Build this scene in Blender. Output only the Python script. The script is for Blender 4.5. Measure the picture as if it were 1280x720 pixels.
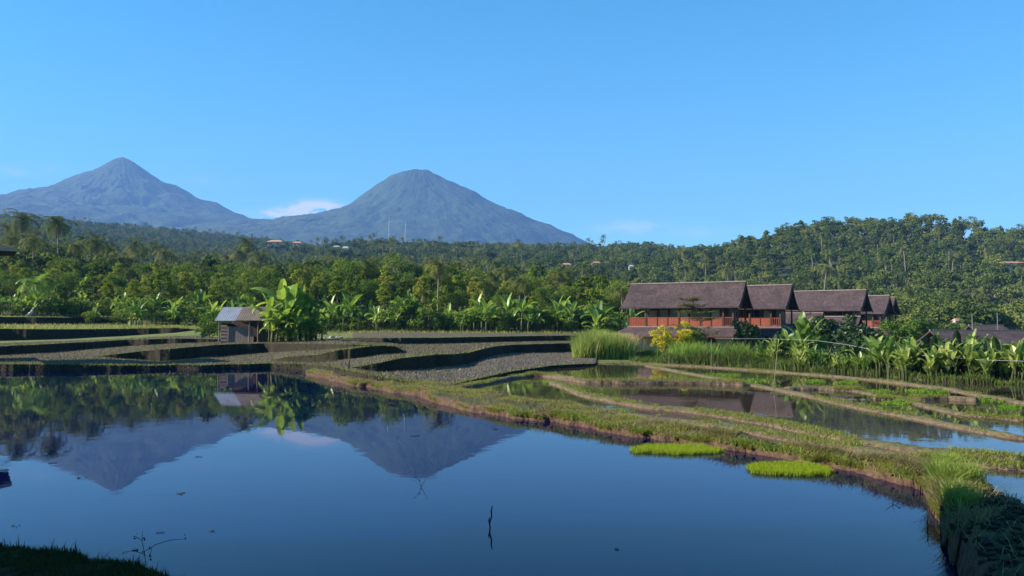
import bpy, math, random
import numpy as np
from mathutils import Vector, noise
R = math.radians
for o in list(bpy.data.objects): bpy.data.objects.remove(o)
sc = bpy.context.scene
col = sc.collection
rng = np.random.default_rng(7)
random.seed(7)

# ---------------------------------------------------------------- camera, sky, sun, exposure
CAMZ = 3.0; PITCH = R(2.44); F = 1000.0
cd = bpy.data.cameras.new('camera'); cam = bpy.data.objects.new('camera', cd); col.objects.link(cam)
cam.location = (0, 0, CAMZ); cam.rotation_euler = (R(90) + PITCH, 0, 0)
cd.sensor_width = 36; cd.lens = F/1280*36; cd.clip_start = 0.1; cd.clip_end = 30000
sc.camera = cam
SUN_EL, SUN_AZ = 28.0, -94.0            # azimuth from +Y, clockwise
w = bpy.data.worlds.new('World'); sc.world = w; w.use_nodes = True
nt = w.node_tree; nt.nodes.clear()
def N(t, tree=None): return (tree or nt).nodes.new(t)
sky = N('ShaderNodeTexSky'); sky.sky_type = 'NISHITA'; sky.sun_disc = False
sky.sun_elevation = R(SUN_EL); sky.sun_rotation = R(SUN_AZ)
sky.altitude = 600; sky.air_density = 1.0; sky.dust_density = 0.15; sky.ozone_density = 2.2
hs = N('ShaderNodeHueSaturation'); hs.inputs['Saturation'].default_value = 1.34
tint = N('ShaderNodeMixRGB'); tint.blend_type = 'MULTIPLY'; tint.inputs[0].default_value = 1; tint.inputs[2].default_value = (.82, 1.06, 1.0, 1)
nt.links.new(sky.outputs[0], tint.inputs[1]); nt.links.new(tint.outputs[0], hs.inputs['Color'])
tc = N('ShaderNodeTexCoord'); sp = N('ShaderNodeSeparateXYZ'); nt.links.new(tc.outputs['Generated'], sp.inputs[0])
def M(op, a, b=None, c=None, tree=None):
    t = tree or nt
    n = t.nodes.new('ShaderNodeMath'); n.operation = op
    for i, v in enumerate((a, b, c)):
        if v is None: continue
        if isinstance(v, (int, float)): n.inputs[i].default_value = v
        else: t.links.new(v, n.inputs[i])
    return n.outputs[0]
ysafe = M('MAXIMUM', sp.outputs[1], 0.05)
uu = M('DIVIDE', sp.outputs[0], ysafe); ww = M('DIVIDE', sp.outputs[2], ysafe)
cmb = N('ShaderNodeCombineXYZ'); nt.links.new(uu, cmb.inputs[0]); nt.links.new(M('MULTIPLY', ww, 2.6), cmb.inputs[1])
nz = N('ShaderNodeTexNoise'); nz.inputs['Scale'].default_value = 24; nz.inputs['Detail'].default_value = 7; nz.inputs['Roughness'].default_value = .62
nt.links.new(cmb.outputs[0], nz.inputs['Vector'])
cl = M('MULTIPLY', M('SUBTRACT', nz.outputs[0], .38), 4.6)
cl = M('MINIMUM', M('MAXIMUM', cl, 0), 1)
tot = None
def ty(y): return math.tan(PITCH + math.atan((360-y)/F))
for (cx, cy, sx, sy, st) in [(392, 263, 33, 9, 3.4), (345, 268, 34, 6, 1.6), (30, 213, 34, 7, .42), (790, 284, 46, 9, .45), (880, 291, 60, 6, .25), (255, 226, 40, 5, .16), (250, 255, 30, 6, .15)]:
    a = M('POWER', M('DIVIDE', M('SUBTRACT', uu, (cx-640)/F), sx/F), 2.0)
    b = M('POWER', M('DIVIDE', M('SUBTRACT', ww, ty(cy)), sy/F), 2.0)
    g = M('MULTIPLY', M('EXPONENT', M('MULTIPLY', M('ADD', a, b), -1.0)), st)
    tot = g if tot is None else M('ADD', tot, g)
fac = M('MINIMUM', M('MULTIPLY', M('MULTIPLY', tot, cl), M('GREATER_THAN', sp.outputs[1], 0.1)), 1.0)
mx = N('ShaderNodeMixRGB'); nt.links.new(fac, mx.inputs[0]); nt.links.new(hs.outputs[0], mx.inputs[1]); mx.inputs[2].default_value = (6.0, 5.8, 6.2, 1)
bg = N('ShaderNodeBackground'); bg.inputs['Strength'].default_value = 0.061
nt.links.new(mx.outputs[0], bg.inputs['Color'])
wo = N('ShaderNodeOutputWorld'); nt.links.new(bg.outputs[0], wo.inputs['Surface'])
sd = bpy.data.lights.new('sun', 'SUN'); sd.energy = 5.0; sd.angle = R(0.5); sd.color = (1.0, .90, .74)
sun = bpy.data.objects.new('sun', sd); col.objects.link(sun)
sv = Vector((math.sin(R(SUN_AZ))*math.cos(R(SUN_EL)), math.cos(R(SUN_AZ))*math.cos(R(SUN_EL)), math.sin(R(SUN_EL))))
sun.rotation_euler = sv.to_track_quat('Z', 'Y').to_euler()
sun.location = (-30, 5, 40)
vs = sc.view_settings; vs.view_transform = 'Standard'; vs.look = 'None'; vs.exposure = 1.76; vs.gamma = 1
HAZE = 1.4e-4
sc.cycles.volume_bounces = 0
sc.cycles.max_bounces = 8

# ---------------------------------------------------------------- helpers
def ux(x, y=403): return ((x-640)/F)/(math.cos(PITCH) - (360-y)/F*math.sin(PITCH))
def at(x, y, z=0.0):
    D = (z-CAMZ)/ty(y); return Vector((ux(x, y)*D, D, z))
def atD(x, y, D): return Vector((ux(x, y)*D, D, CAMZ + ty(y)*D))
def lerp(xs, ys, x): return float(np.interp(x, xs, ys))
def tag(o, label=None, cat=None, group=None, kind=None):
    if label: o['label'] = label
    if cat: o['category'] = cat
    if group: o['group'] = group
    if kind: o['kind'] = kind
    return o
def empty(name, loc, rz=0):
    o = bpy.data.objects.new(name, None); col.objects.link(o); o.location = loc; o.rotation_euler = (0, 0, rz); o.empty_display_size = .3
    return o
def link(name, me, parent=None, loc=(0, 0, 0)):
    o = bpy.data.objects.new(name, me); col.objects.link(o); o.location = loc
    if parent: o.parent = parent
    return o
class G:
    """collects polygons into one mesh"""
    def __init__(s): s.v = []; s.n = 0; s.f = []; s.m = []
    def add(s, verts, faces, mi=0):
        verts = np.asarray(verts, dtype=float).reshape(-1, 3)
        s.v.append(verts)
        for f in faces: s.f.append(tuple(i+s.n for i in f)); s.m.append(mi)
        s.n += len(verts); return s
    def soup(s, verts, k, mi=0):
        verts = np.asarray(verts, dtype=float).reshape(-1, 3); n = len(verts)//k
        s.v.append(verts)
        ids = (np.arange(n*k)+s.n).reshape(n, k)
        s.f.extend(map(tuple, ids.tolist())); s.m.extend([mi]*n); s.n += n*k; return s
    def box(s, x0, x1, y0, y1, z0, z1, mi=0):
        v = [(x, y, z) for z in (z0, z1) for y in (y0, y1) for x in (x0, x1)]
        return s.add(v, [(0, 2, 3, 1), (4, 5, 7, 6), (0, 1, 5, 4), (2, 6, 7, 3), (0, 4, 6, 2), (1, 3, 7, 5)], mi)
    def tube(s, pts, rad, k=7, mi=0, cap=True):
        pts = [Vector(p) for p in pts]; vs_ = []; fs = []
        if not hasattr(rad, '__len__'): rad = [rad]*len(pts)
        for i, p in enumerate(pts):
            d = (pts[min(i+1, len(pts)-1)] - pts[max(i-1, 0)]).normalized()
            a = d.orthogonal().normalized() if abs(d.z) < .9 else Vector((1, 0, 0)).cross(d).normalized()
            b = d.cross(a)
            for j in range(k):
                t = 2*math.pi*j/k; q = p + (a*math.cos(t)+b*math.sin(t))*rad[i]; vs_.append(tuple(q))
        for i in range(len(pts)-1):
            for j in range(k):
                fs.append((i*k+j, i*k+(j+1) % k, (i+1)*k+(j+1) % k, (i+1)*k+j))
        if cap: fs.append(tuple(range(k))[::-1]); fs.append(tuple((len(pts)-1)*k+j for j in range(k)))
        return s.add(vs_, fs, mi)
    def slab(s, poly, off, mi=0):
        """planar polygon thickened by vector off"""
        n = len(poly); a = [Vector(p) for p in poly]; b = [p+Vector(off) for p in a]
        fs = [tuple(range(n)), tuple(range(2*n-1, n-1, -1))] + [(i, i+n, (i+1) % n+n, (i+1) % n) for i in range(n)]
        return s.add([tuple(p) for p in a+b], fs, mi)
    def mesh(s, name, mats, smooth=False):
        me = bpy.data.meshes.new(name); V = np.concatenate(s.v) if s.v else np.zeros((0, 3))
        me.from_pydata(V.tolist(), [], s.f)
        for m in (mats if isinstance(mats, (list, tuple)) else [mats]): me.materials.append(m)
        if len(set(s.m)) > 1: me.polygons.foreach_set('material_index', s.m)
        if smooth: me.polygons.foreach_set('use_smooth', [True]*len(s.f))
        me.update(); return me
    def build(s, name, mats, parent=None, smooth=False, loc=(0, 0, 0)):
        return link(name, s.mesh(name, mats, smooth), parent, loc)
def soup_mesh(name, V, k, mats, mi=None):
    V = np.asarray(V, dtype=np.float32).reshape(-1, 3); n = len(V)//k
    me = bpy.data.meshes.new(name); me.vertices.add(n*k); me.vertices.foreach_set('co', V.ravel())
    me.loops.add(n*k); me.loops.foreach_set('vertex_index', np.arange(n*k, dtype=np.int32))
    me.polygons.add(n); me.polygons.foreach_set('loop_start', np.arange(0, n*k, k, dtype=np.int32))
    me.polygons.foreach_set('loop_total', np.full(n, k, dtype=np.int32))
    for m in (mats if isinstance(mats, (list, tuple)) else [mats]): me.materials.append(m)
    if mi is not None: me.polygons.foreach_set('material_index', np.asarray(mi, dtype=np.int32))
    me.update(calc_edges=True); return me

# ---------------------------------------------------------------- materials
def new_mat(name):
    m = bpy.data.materials.new(name); m.use_nodes = True; m.node_tree.nodes.clear()
    out = m.node_tree.nodes.new('ShaderNodeOutputMaterial'); return m, m.node_tree, out
def ramp(t, src, stops):
    r = t.nodes.new('ShaderNodeValToRGB'); e = r.color_ramp.elements
    while len(e) < len(stops): e.new(.5)
    for i, (p, c) in enumerate(stops): e[i].position = p; e[i].color = (*c, 1)
    t.links.new(src, r.inputs[0]); return r.outputs[0]
def noise_node(t, scale, detail=4, coord='Object', vec_scale=None, rough=.55):
    c = t.nodes.new('ShaderNodeTexCoord'); n = t.nodes.new('ShaderNodeTexNoise')
    n.inputs['Scale'].default_value = scale; n.inputs['Detail'].default_value = detail; n.inputs['Roughness'].default_value = rough
    if vec_scale:
        mp = t.nodes.new('ShaderNodeMapping'); mp.inputs['Scale'].default_value = vec_scale
        t.links.new(c.outputs[coord], mp.inputs[0]); t.links.new(mp.outputs[0], n.inputs['Vector'])
    else: t.links.new(c.outputs[coord], n.inputs['Vector'])
    return n.outputs[0]
def surf(name, c1, c2, scale=3, rough=.9, bump=0.0, bscale=None, spec=.2, vec_scale=None, c3=None, metal=0):
    m, t, out = new_mat(name); p = t.nodes.new('ShaderNodeBsdfPrincipled')
    n = noise_node(t, scale, 6, 'Object', vec_scale)
    st = [(.32, c1), (.68, c2)] if c3 is None else [(.3, c1), (.52, c2), (.72, c3)]
    t.links.new(ramp(t, n, st), p.inputs['Base Color'])
    p.inputs['Roughness'].default_value = rough; p.inputs['Specular IOR Level'].default_value = spec; p.inputs['Metallic'].default_value = metal
    if bump:
        b = t.nodes.new('ShaderNodeBump'); b.inputs['Strength'].default_value = bump; b.inputs['Distance'].default_value = 7 if name == 'mountain_forest' else .1
        n2 = noise_node(t, bscale or scale*4, 5, 'Object', vec_scale)
        t.links.new(n2, b.inputs['Height']); t.links.new(b.outputs[0], p.inputs['Normal'])
    t.links.new(p.outputs[0], out.inputs[0]); return m
def leafmat(name, cols, transl=.3, gloss=0.0, rough=.5):
    """cols: three colours, varied per plant and per leaf"""
    m, t, out = new_mat(name)
    oi = t.nodes.new('ShaderNodeObjectInfo'); ge = t.nodes.new('ShaderNodeNewGeometry')
    a = M('ADD', M('MULTIPLY', oi.outputs['Random'], .6, tree=t), M('MULTIPLY', ge.outputs['Random Per Island'], .4, tree=t), tree=t)
    c = ramp(t, a, [(.1, cols[0]), (.5, cols[1]), (.9, cols[2])])
    d = t.nodes.new('ShaderNodeBsdfDiffuse'); tr = t.nodes.new('ShaderNodeBsdfTranslucent'); mxs = t.nodes.new('ShaderNodeMixShader')
    mxs.inputs[0].default_value = transl
    hsv = t.nodes.new('ShaderNodeHueSaturation'); hsv.inputs['Value'].default_value = 1.35; hsv.inputs['Hue'].default_value = .488
    t.links.new(c, hsv.inputs['Color'])
    t.links.new(c, d.inputs[0]); t.links.new(hsv.outputs[0], tr.inputs[0]); t.links.new(d.outputs[0], mxs.inputs[1]); t.links.new(tr.outputs[0], mxs.inputs[2])
    s = mxs.outputs[0]
    if gloss:
        g = t.nodes.new('ShaderNodeBsdfGlossy'); g.inputs['Roughness'].default_value = rough; g.inputs[0].default_value = (1, 1, 1, 1)
        m2 = t.nodes.new('ShaderNodeMixShader'); m2.inputs[0].default_value = gloss
        t.links.new(s, m2.inputs[1]); t.links.new(g.outputs[0], m2.inputs[2]); s = m2.outputs[0]
    t.links.new(s, out.inputs[0]); return m

def water(name, base, bumpd, rough=.0, murk=None):
    m, t, out = new_mat(name); p = t.nodes.new('ShaderNodeBsdfPrincipled')
    n = noise_node(t, .35, 5)
    t.links.new(ramp(t, n, [(.35, base), (.65, murk or base)]), p.inputs['Base Color'])
    p.inputs['Roughness'].default_value = rough; p.inputs['IOR'].default_value = 1.27 if name == 'pond_water' else 1.33; p.inputs['Specular IOR Level'].default_value = .5
    b = t.nodes.new('ShaderNodeBump'); b.inputs['Strength'].default_value = 1; b.inputs['Distance'].default_value = bumpd
    n1 = noise_node(t, 1.6, 3); n2 = noise_node(t, 9, 2)
    pa = noise_node(t, .5, 3, 'Object', (.25, 1, 1)); t.links.new(ramp(t, pa, [(.42, (.35, .35, .35)), (.62, (1.6, 1.6, 1.6))]), b.inputs['Strength'])
    t.links.new(M('ADD', n1, M('MULTIPLY', n2, .12, tree=t), tree=t), b.inputs['Height']); t.links.new(b.outputs[0], p.inputs['Normal'])
    t.links.new(p.outputs[0], out.inputs[0]); return m

m_pond = water('pond_water', (.0001, .0016, .030), .0014, murk=(.0003, .0018, .026))
m_paddy = water('paddy_water', (.018, .015, .011), .0016, .02, murk=(.05, .038, .028))
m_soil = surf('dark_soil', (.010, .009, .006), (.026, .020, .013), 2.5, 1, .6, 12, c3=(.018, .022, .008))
m_mud = surf('mud', (.075, .048, .032), (.17, .11, .075), 1.2, .95, .8, 9, c3=(.12, .085, .05))
m_stub = surf('stubble_field', (.050, .043, .030), (.095, .080, .055), .8, 1, .7, 14, c3=(.07, .075, .032))
m_stubp = surf('bare_paddy_mud', (.060, .048, .046), (.10, .082, .076), .6, .9, .8, 10, c3=(.08, .072, .05))
m_green = surf('grassy_earth', (.05, .07, .02), (.11, .14, .035), .9, 1, .6, 9, c3=(.15, .13, .06))
m_floor = surf('forest_floor', (.018, .028, .010), (.04, .055, .02), .05, 1, 0)
m_mount = surf('mountain_forest', (.011, .024, .012), (.034, .054, .026), .035, 1, 1.0, .06, c3=(.020, .037, .018))
# bund: green on the flat, bare red-brown mud where steep
def bund_mat(name, g1, g2, s1, s2):
    m, t, out = new_mat(name); p = t.nodes.new('ShaderNodeBsdfPrincipled'); ge = t.nodes.new('ShaderNodeNewGeometry')
    s = t.nodes.new('ShaderNodeSeparateXYZ'); t.links.new(ge.outputs['Normal'], s.inputs[0])
    n = noise_node(t, 1.7, 6, rough=.65); n3 = noise_node(t, 7, 5)
    grass = ramp(t, n3, [(.3, g1), (.7, g2)]); soil = ramp(t, n3, [(.3, s1), (.7, s2)])
    f = M('ADD', M('MULTIPLY', M('SUBTRACT', s.outputs[2], .72, tree=t), 3.0, tree=t), M('MULTIPLY', M('SUBTRACT', n, .5, tree=t), 3.2, tree=t), tree=t)
    f = M('MINIMUM', M('MAXIMUM', f, 0, tree=t), 1, tree=t)
    mxx = t.nodes.new('ShaderNodeMixRGB'); t.links.new(f, mxx.inputs[0]); t.links.new(soil, mxx.inputs[1]); t.links.new(grass, mxx.inputs[2])
    t.links.new(mxx.outputs[0], p.inputs['Base Color']); p.inputs['Roughness'].default_value = .95; p.inputs['Specular IOR Level'].default_value = .15
    b = t.nodes.new('ShaderNodeBump'); b.inputs['Strength'].default_value = .9; b.inputs['Distance'].default_value = .06
    t.links.new(noise_node(t, 11, 6), b.inputs['Height']); t.links.new(b.outputs[0], p.inputs['Normal'])
    t.links.new(p.outputs[0], out.inputs[0]); return m
m_bund = bund_mat('bund_earth', (.035, .042, .015), (.085, .08, .03), (.035, .022, .015), (.11, .068, .046))
m_thin = bund_mat('low_bund_earth', (.06, .07, .025), (.13, .12, .05), (.06, .042, .03), (.15, .105, .075))
m_bark = surf('bark', (.09, .075, .06), (.20, .17, .14), 3, 1, .5, 14)
m_palmbark = surf('palm_bark', (.15, .13, .11), (.28, .25, .21), 5, 1, .4, 10)
m_bstem = surf('banana_stem', (.05, .065, .02), (.10, .095, .04), 4, .7, .2, 10)
m_clove = leafmat('clove_leaves', [(.07, .12, .015), (.145, .20, .022), (.24, .24, .045)], .32)
m_broad = leafmat('broad_leaves', [(.04, .085, .018), (.085, .14, .025), (.15, .19, .04)], .32)
m_hill = leafmat('hill_leaves', [(.03, .055, .018), (.08, .115, .028), (.17, .19, .05)], .25)
m_palm = leafmat('palm_fronds', [(.055, .085, .022), (.095, .12, .035), (.15, .15, .05)], .25)
m_palmdry = leafmat('dry_palm_fronds', [(.16, .11, .06), (.22, .16, .09), (.26, .2, .12)], .2)
m_banana = leafmat('banana_leaves', [(.07, .14, .018), (.13, .23, .028), (.24, .32, .05)], .45, .03, .45)
m_shrub = leafmat('shrub_leaves', [(.05, .10, .018), (.09, .15, .028), (.16, .21, .04)], .35)
m_canna = leafmat('canna_leaves', [(.05, .11, .02), (.13, .21, .03), (.34, .38, .10)], .45, .03, .45)
m_dark = leafmat('dark_leaves', [(.014, .035, .012), (.025, .05, .016), (.04, .07, .02)], .15, .02, .5)
m_yellow = leafmat('yellow_leaves', [(.28, .27, .02), (.42, .38, .03), (.5, .45, .05)], .4)
m_layer = leafmat('feathery_leaves', [(.07, .085, .025), (.11, .12, .035), (.16, .16, .05)], .3)
m_grass = leafmat('bund_grass', [(.08, .12, .02), (.17, .20, .04), (.33, .29, .10)], .4)
m_grassb = leafmat('bright_grass', [(.08, .16, .02), (.14, .24, .03), (.22, .30, .06)], .45)
m_reed = leafmat('reed_grass', [(.06, .12, .02), (.15, .22, .035), (.34, .36, .12)], .4)
m_stl = leafmat('stubble', [(.06, .06, .03), (.10, .09, .05), (.16, .135, .08)], .2)
m_grassd = leafmat('dry_grass', [(.12, .12, .05), (.22, .19, .09), (.34, .27, .15)], .35)

m_seed = leafmat('rice_seedlings', [(.11, .18, .010), (.18, .26, .016), (.27, .34, .03)], .45)
m_twig = surf('wet_twig', (.012, .010, .008), (.03, .025, .02), 20, .8)
m_shingle = None

# ---------------------------------------------------------------- terrain
# front edges of the rice terraces: riser name -> [(x, y_top, y_bottom) ...], listed from near to far
RIS = [
 ('A', [(-400,455,463),(0,455,463),(100,456,463),(130,456.5,463),(200,457,462),(300,455.5,461),(340,454.5,460),(380,455,462),(405,457,469),(419,460,474),(450,466,480),(500,476,487),(540,480,486),(562,481.5,484),(600,473,478),(641,464,468),(690,457,461),(725,455,459),(744,454.5,457)]),
 ('C', [(438,459.5,459.8),(452,458,462),(468,454.5,464.5),(484,451.5,465),(500,448,463.5),(540,444,460.5),(585,441.5,455),(604,436,448),(622,432.5,443),(641,431,441),(704,429,440),(735,428,438),(744,428,436)]),
 ('B', [(341,450,450.2),(360,446.5,453),(400,443,453),(422,438,450.5),(450,434.5,447),(478,432,443),(495,433,442),(508,441,441.3)]),
 ('D', [(118,445.5,445.7),(136,443.5,446.5),(165,440.5,448.7),(200,437,452),(250,433,447),(281,430.6,445),(330,429,441),(400,430,437.5),(440,430.8,434.5),(480,431.3,431.5)]),
 ('E', [(-400,433,444),(0,433,444),(60,430,441),(100,428,437.5),(156,425,433),(219,423,429.5),(281,424,427),(292,425.5,425.7)]),
 ('H', [(425,423,423.2),(440,422.5,424.5),(500,422.3,430),(540,422.3,430),(641,420.3,427.3),(704,419.5,426.3),(744,419,425)]),
 ('F', [(-400,411,426),(0,411,426),(60,411.5,424.5),(100,411.5,422.5),(156,411,420),(219,410,416),(252,412,412.2)]),
 ('K', [(-400,396,406),(0,396,406),(100,397,405),(130,398.5,404.3),(150,402,404),(160,404,404.2)]),
]
TX = [-2200,-400,0,150,300,450,600,720,800,850,1000,1150,1280,1500,3500]
TD = [115,150,200,300,450,700,1200,1700,2600]
TZ = [[5,7,16,25,40,70,165,150,120],[5,7,16,25,40,70,165,150,120],[4.6,6.5,13,22,38,65,158,140,120],[4.2,5.2,9,16,30,58,142,130,100],[3.6,4.4,6,11,25,50,124,110,80],
      [2.6,3.4,5,10,24,66,100,80,60],[2.2,2.8,4,9,24,64,70,60,40],[1.6,1.6,2,7,25,64,60,50,40],[.2,-.6,-.5,6,28,62,60,50,40],[-.5,-2,-2,7,33,58,60,50,40],[-.8,-3,-3,12,49,50,50,50,40],
      [-.8,-3.5,-4,13,54,52,50,50,40],[-.8,-3.5,-4,10,46,45,45,40,30],[-.8,-3.5,-4,8,34,30,30,30,20],[-.8,-3.5,-4,8,34,30,30,30,20]]
TZ = np.array(TZ)
def table_z(x, D):
    j = np.interp(D, TD, range(len(TD))); j0 = int(min(j, len(TD)-2)); f = j-j0
    cs = [np.interp(x, TX, TZ[:, j0]), np.interp(x, TX, TZ[:, j0+1])]
    return float(cs[0]*(1-f)+cs[1]*f)
XJ = 744
DT = {'C': [(341,54),(380,52.5),(400,50),(419,46.5),(438,44),(500,45),(560,50),(600,58),(641,68),(744,78)],
 'B': [(341,57),(360,54.5),(400,52),(422,51),(450,51),(478,52),(508,53.5),(560,58),(600,65),(641,72),(744,81)],
 'D': [(60,60),(118,60),(160,60.5),(200,60),(250,62),(281,65),(330,67),(360,64),(400,59),(422,56),(440,54),(480,54.5),(520,58),(560,63),(600,69),(641,75),(744,83.5)],
 'E': [(-20,64),(60,68),(100,72),(156,76),(219,76),(292,77),(420,70),(500,62),(560,68),(641,78),(744,86)],
 'H': [(0,74),(200,84),(300,82),(425,78),(500,70),(560,74),(641,82),(744,89)],
 'F': [(-20,83),(60,86),(100,92),(156,97),(252,97),(425,90),(500,84),(641,89),(744,93)],
 'K': [(-20,106),(60,110),(100,116),(160,118),(250,108),(425,98),(744,97)]}
def DTf(nm, x): return lerp([q[0] for q in DT[nm]], [q[1] for q in DT[nm]], x)
def profile(x):
    """[(D, z, key)] for a column; fixed topology on the left of XJ"""
    pts = []; x0 = x; x = max(x, -400)
    if x <= XJ:
        act = {}
        D = 0; z = -0.5; prev = None; items = []
        for nm, tb in RIS:
            if tb[0][0] <= x <= tb[-1][0]:
                xs = [t[0] for t in tb]; yt = lerp(xs, [t[1] for t in tb], x); yb = lerp(xs, [t[2] for t in tb], x)
                if prev is None: Dn = (0-CAMZ)/ty(yb)
                else:
                    Dn = max(DTf(nm, x), D+1.0)
                jit = (noise.noise(Vector((x*.025*Dn/50, len(items)*7.3, 1)))*.8 + noise.noise(Vector((x*.14*Dn/50, len(items)*3.3, 5)))*.13) if prev is not None or x < 420 else 0
                D = Dn; zb = CAMZ+ty(yb)*D if prev is not None else -.5; z = CAMZ+ty(yt)*D; prev = nm
                items.append((nm, D+jit, zb, z))
        names = [n for n, _ in RIS]; have = {i[0]: i for i in items}
        # fill the missing risers by interpolation
        order = []
        for n_ in names: order.append(have.get(n_))
        Dend = max(items[-1][1]+3, 100); zend = items[-1][3]+.1
        k = 0
        while k < len(order):
            if order[k] is None:
                e = k
                while e < len(order) and order[e] is None: e += 1
                p = order[k-1]; q = order[e] if e < len(order) else ('', Dend, zend, zend)
                for i in range(k, e):
                    dd = min(max(DTf(names[i], x), order[i-1][1]+.4), q[1]-.4*(e-i)); zz = p[3]+(q[2]-p[3])*(dd-p[1])/max(.1, q[1]-p[1]); order[i] = (names[i], dd, zz, zz)
                k = e
            k += 1
        for n_, d, zb, zt in order:
            pts.append((d, zb)); pts.append((d+.03+.12*(zt-zb), zt))
        Dl, zl = pts[-1]
    else:
        n_ = 2*len(RIS)
        D0 = -CAMZ/ty(lerp([744, 800, 900, 1000, 1080, 1170, 1280, 1500], [453, 453.5, 457, 462, 468, 478, 481, 486], x))
        pts = [(D0, -.5), (D0+.3, .08)]
        Dl = 100
        for i in range(n_-2):
            f = (i+1)/(n_-2); d = D0+.3+(Dl-D0-.3)*f; pts.append((d, .08+.06*f))
        zl = pts[-1][1]
    Ds = [max(Dl+3, 104)] + [d for d in (115, 130, 150, 175, 200, 240, 300, 370, 450, 560, 700, 850, 1000, 1200, 1450, 1700, 2600)]
    if Ds[1] <= Ds[0]+2: Ds[1] = Ds[0]+4
    for i, d in enumerate(Ds):
        f = min(1, (d-Dl)/(130-Dl)) if d < 130 else 1
        pts.append((d, zl*(1-f)+table_z(x0, max(d, 115))*f))
    return pts
_pc = {}
def zg(x, D):
    k = round(x/4)*4
    if k not in _pc: p = profile(k); _pc[k] = ([a for a, b in p], [b for a, b in p])
    return float(np.interp(D, *_pc[k]))
def zxy(X, Y): return zg(640+F*X/Y*.999, Y)
cols_x = sorted(set([-2200, -1600, -1200, -900, -700, -550, -450, -400, -350, -300, -250, -200, -160, -120, -80, -50] + list(np.arange(-30, 760, 3).tolist()) + list(range(760, 1500, 12)) + [1600, 1750, 1900, 2200, 2600, 3200]))
PR = [[(4.0, -.5)] + profile(x) for x in cols_x]
NR = len(PR[0])
V = []; Fc = []; mi = []
for x, p in zip(cols_x, PR):
    for d, z in p: V.append((ux(x)*d, d, z))
nrow = 1+2*len(RIS)
for i in range(len(cols_x)-1):
    for j in range(NR-1):
        a = i*NR+j
        Fc.append((a, a+NR, a+NR+1, a+1)); x = cols_x[i]
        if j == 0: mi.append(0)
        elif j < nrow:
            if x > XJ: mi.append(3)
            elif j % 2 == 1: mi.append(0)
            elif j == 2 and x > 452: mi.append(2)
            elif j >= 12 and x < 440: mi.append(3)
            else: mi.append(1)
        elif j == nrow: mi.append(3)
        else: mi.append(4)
g = G(); g.add(V, Fc); g.m = mi
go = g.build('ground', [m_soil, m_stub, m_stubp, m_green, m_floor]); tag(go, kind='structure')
# wide plain that carries the land on to the foot of the mountains
g = G(); n = 4; ring = [(-6100, -650, -9), (5100, -650, -9), (5100, 8100, -9), (-6100, 8100, -9)]
g.add(ring, [tuple(range(n))]); tag(g.build('plain', m_floor), kind='structure')

# ---------------------------------------------------------------- mountains
def mountain(name, px, D, sil, seed, base):
    X0 = ux(px)*D; prof = []
    for x, y in sil: prof.append(((x-px)/F*D, CAMZ+ty(y)*D))
    L_ = [(-a, z) for a, z in prof if a <= 0][::-1]; R_ = [(a, z) for a, z in prof if a >= 0]
    for S in (L_, R_): S.append((S[-1][0]+900, S[-1][1]*.45)); S.append((S[-1][0]+900, 0))
    nr, na = 150, 520; V = []; Fc = []
    rmax = 3100
    for i in range(nr+1):
        r = rmax*(i/nr)**1.25
        for j in range(na):
            a = 2*math.pi*j/na; wR = .5+.5*math.cos(a); wR = wR*wR*(3-2*wR)
            zl = lerp(*zip(*L_), r); zr = lerp(*zip(*R_), r); z = zl*(1-wR)+zr*wR
            x, y = r*math.cos(a), r*math.sin(a)*.52
            side = abs(math.sin(a))**1.5                       # gullies cut the flanks that do not form the outline
            q = Vector((math.cos(a)*3.2+noise.noise(Vector((x*.003, y*.003, seed)))*.9, math.sin(a)*3.2+noise.noise(Vector((x*.003, y*.003, seed+4)))*.9, seed+r*.0042))
            gul = abs(noise.noise(q*1.3))*1.0 + abs(noise.noise(q*3.1+Vector((0, 0, 9))))*.55
            z -= min(r, 700)/700*z*.09*gul*(.35+.65*min(1, r/900))*(.15+.85*side)
            z += noise.fractal(Vector((x*.006, y*.006, seed)), 1.0, 2.0, 4)*16*min(1, r/150)*min(1, max(0, z)/260) + noise.noise(Vector((x*.03, y*.03, seed)))*4 + noise.noise(Vector((x*.08, y*.08, seed)))*2.5
            V.append((X0+x, D+y, z))
    for i in range(nr):
        for j in range(na):
            b = (j+1) % na; Fc.append((i*na+j, (i+1)*na+j, (i+1)*na+b, i*na+b))
    g = G(); g.add(V, Fc); return tag(g.build(name, m_mount, smooth=True), kind='structure')
o = mountain('mountain', 148, 4500, [(-420,288),(-260,276),(-120,262),(0,247),(60,236),(80,226),(95,219),(108,215),(122,209),(134,201),(141,198),(148,196),(156,199),(168,206),(182,215),(196,225),(205,229),(214,229),(228,238),(240,246),(258,250),(272,257),(288,264),(320,275),(370,283),(450,290)], 3.1, 0)
o['label'] = 'higher pointed blue volcano at the left of the skyline'
o = mountain('mountain', 521, 4000, [(180,293),(300,285),(345,277),(371,273),(400,267),(420,261),(440,252),(456,240),(470,230),(486,222),(500,216),(512,213),(521,211.5),(534,213),(546,218),(562,227),(580,237),(600,246),(620,255),(640,264),(660,273),(690,286),(712,295),(735,306),(760,318),(820,340)], 8.7, 0)
o['label'] = 'rounded blue volcano right of the saddle with the white cloud'

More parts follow.
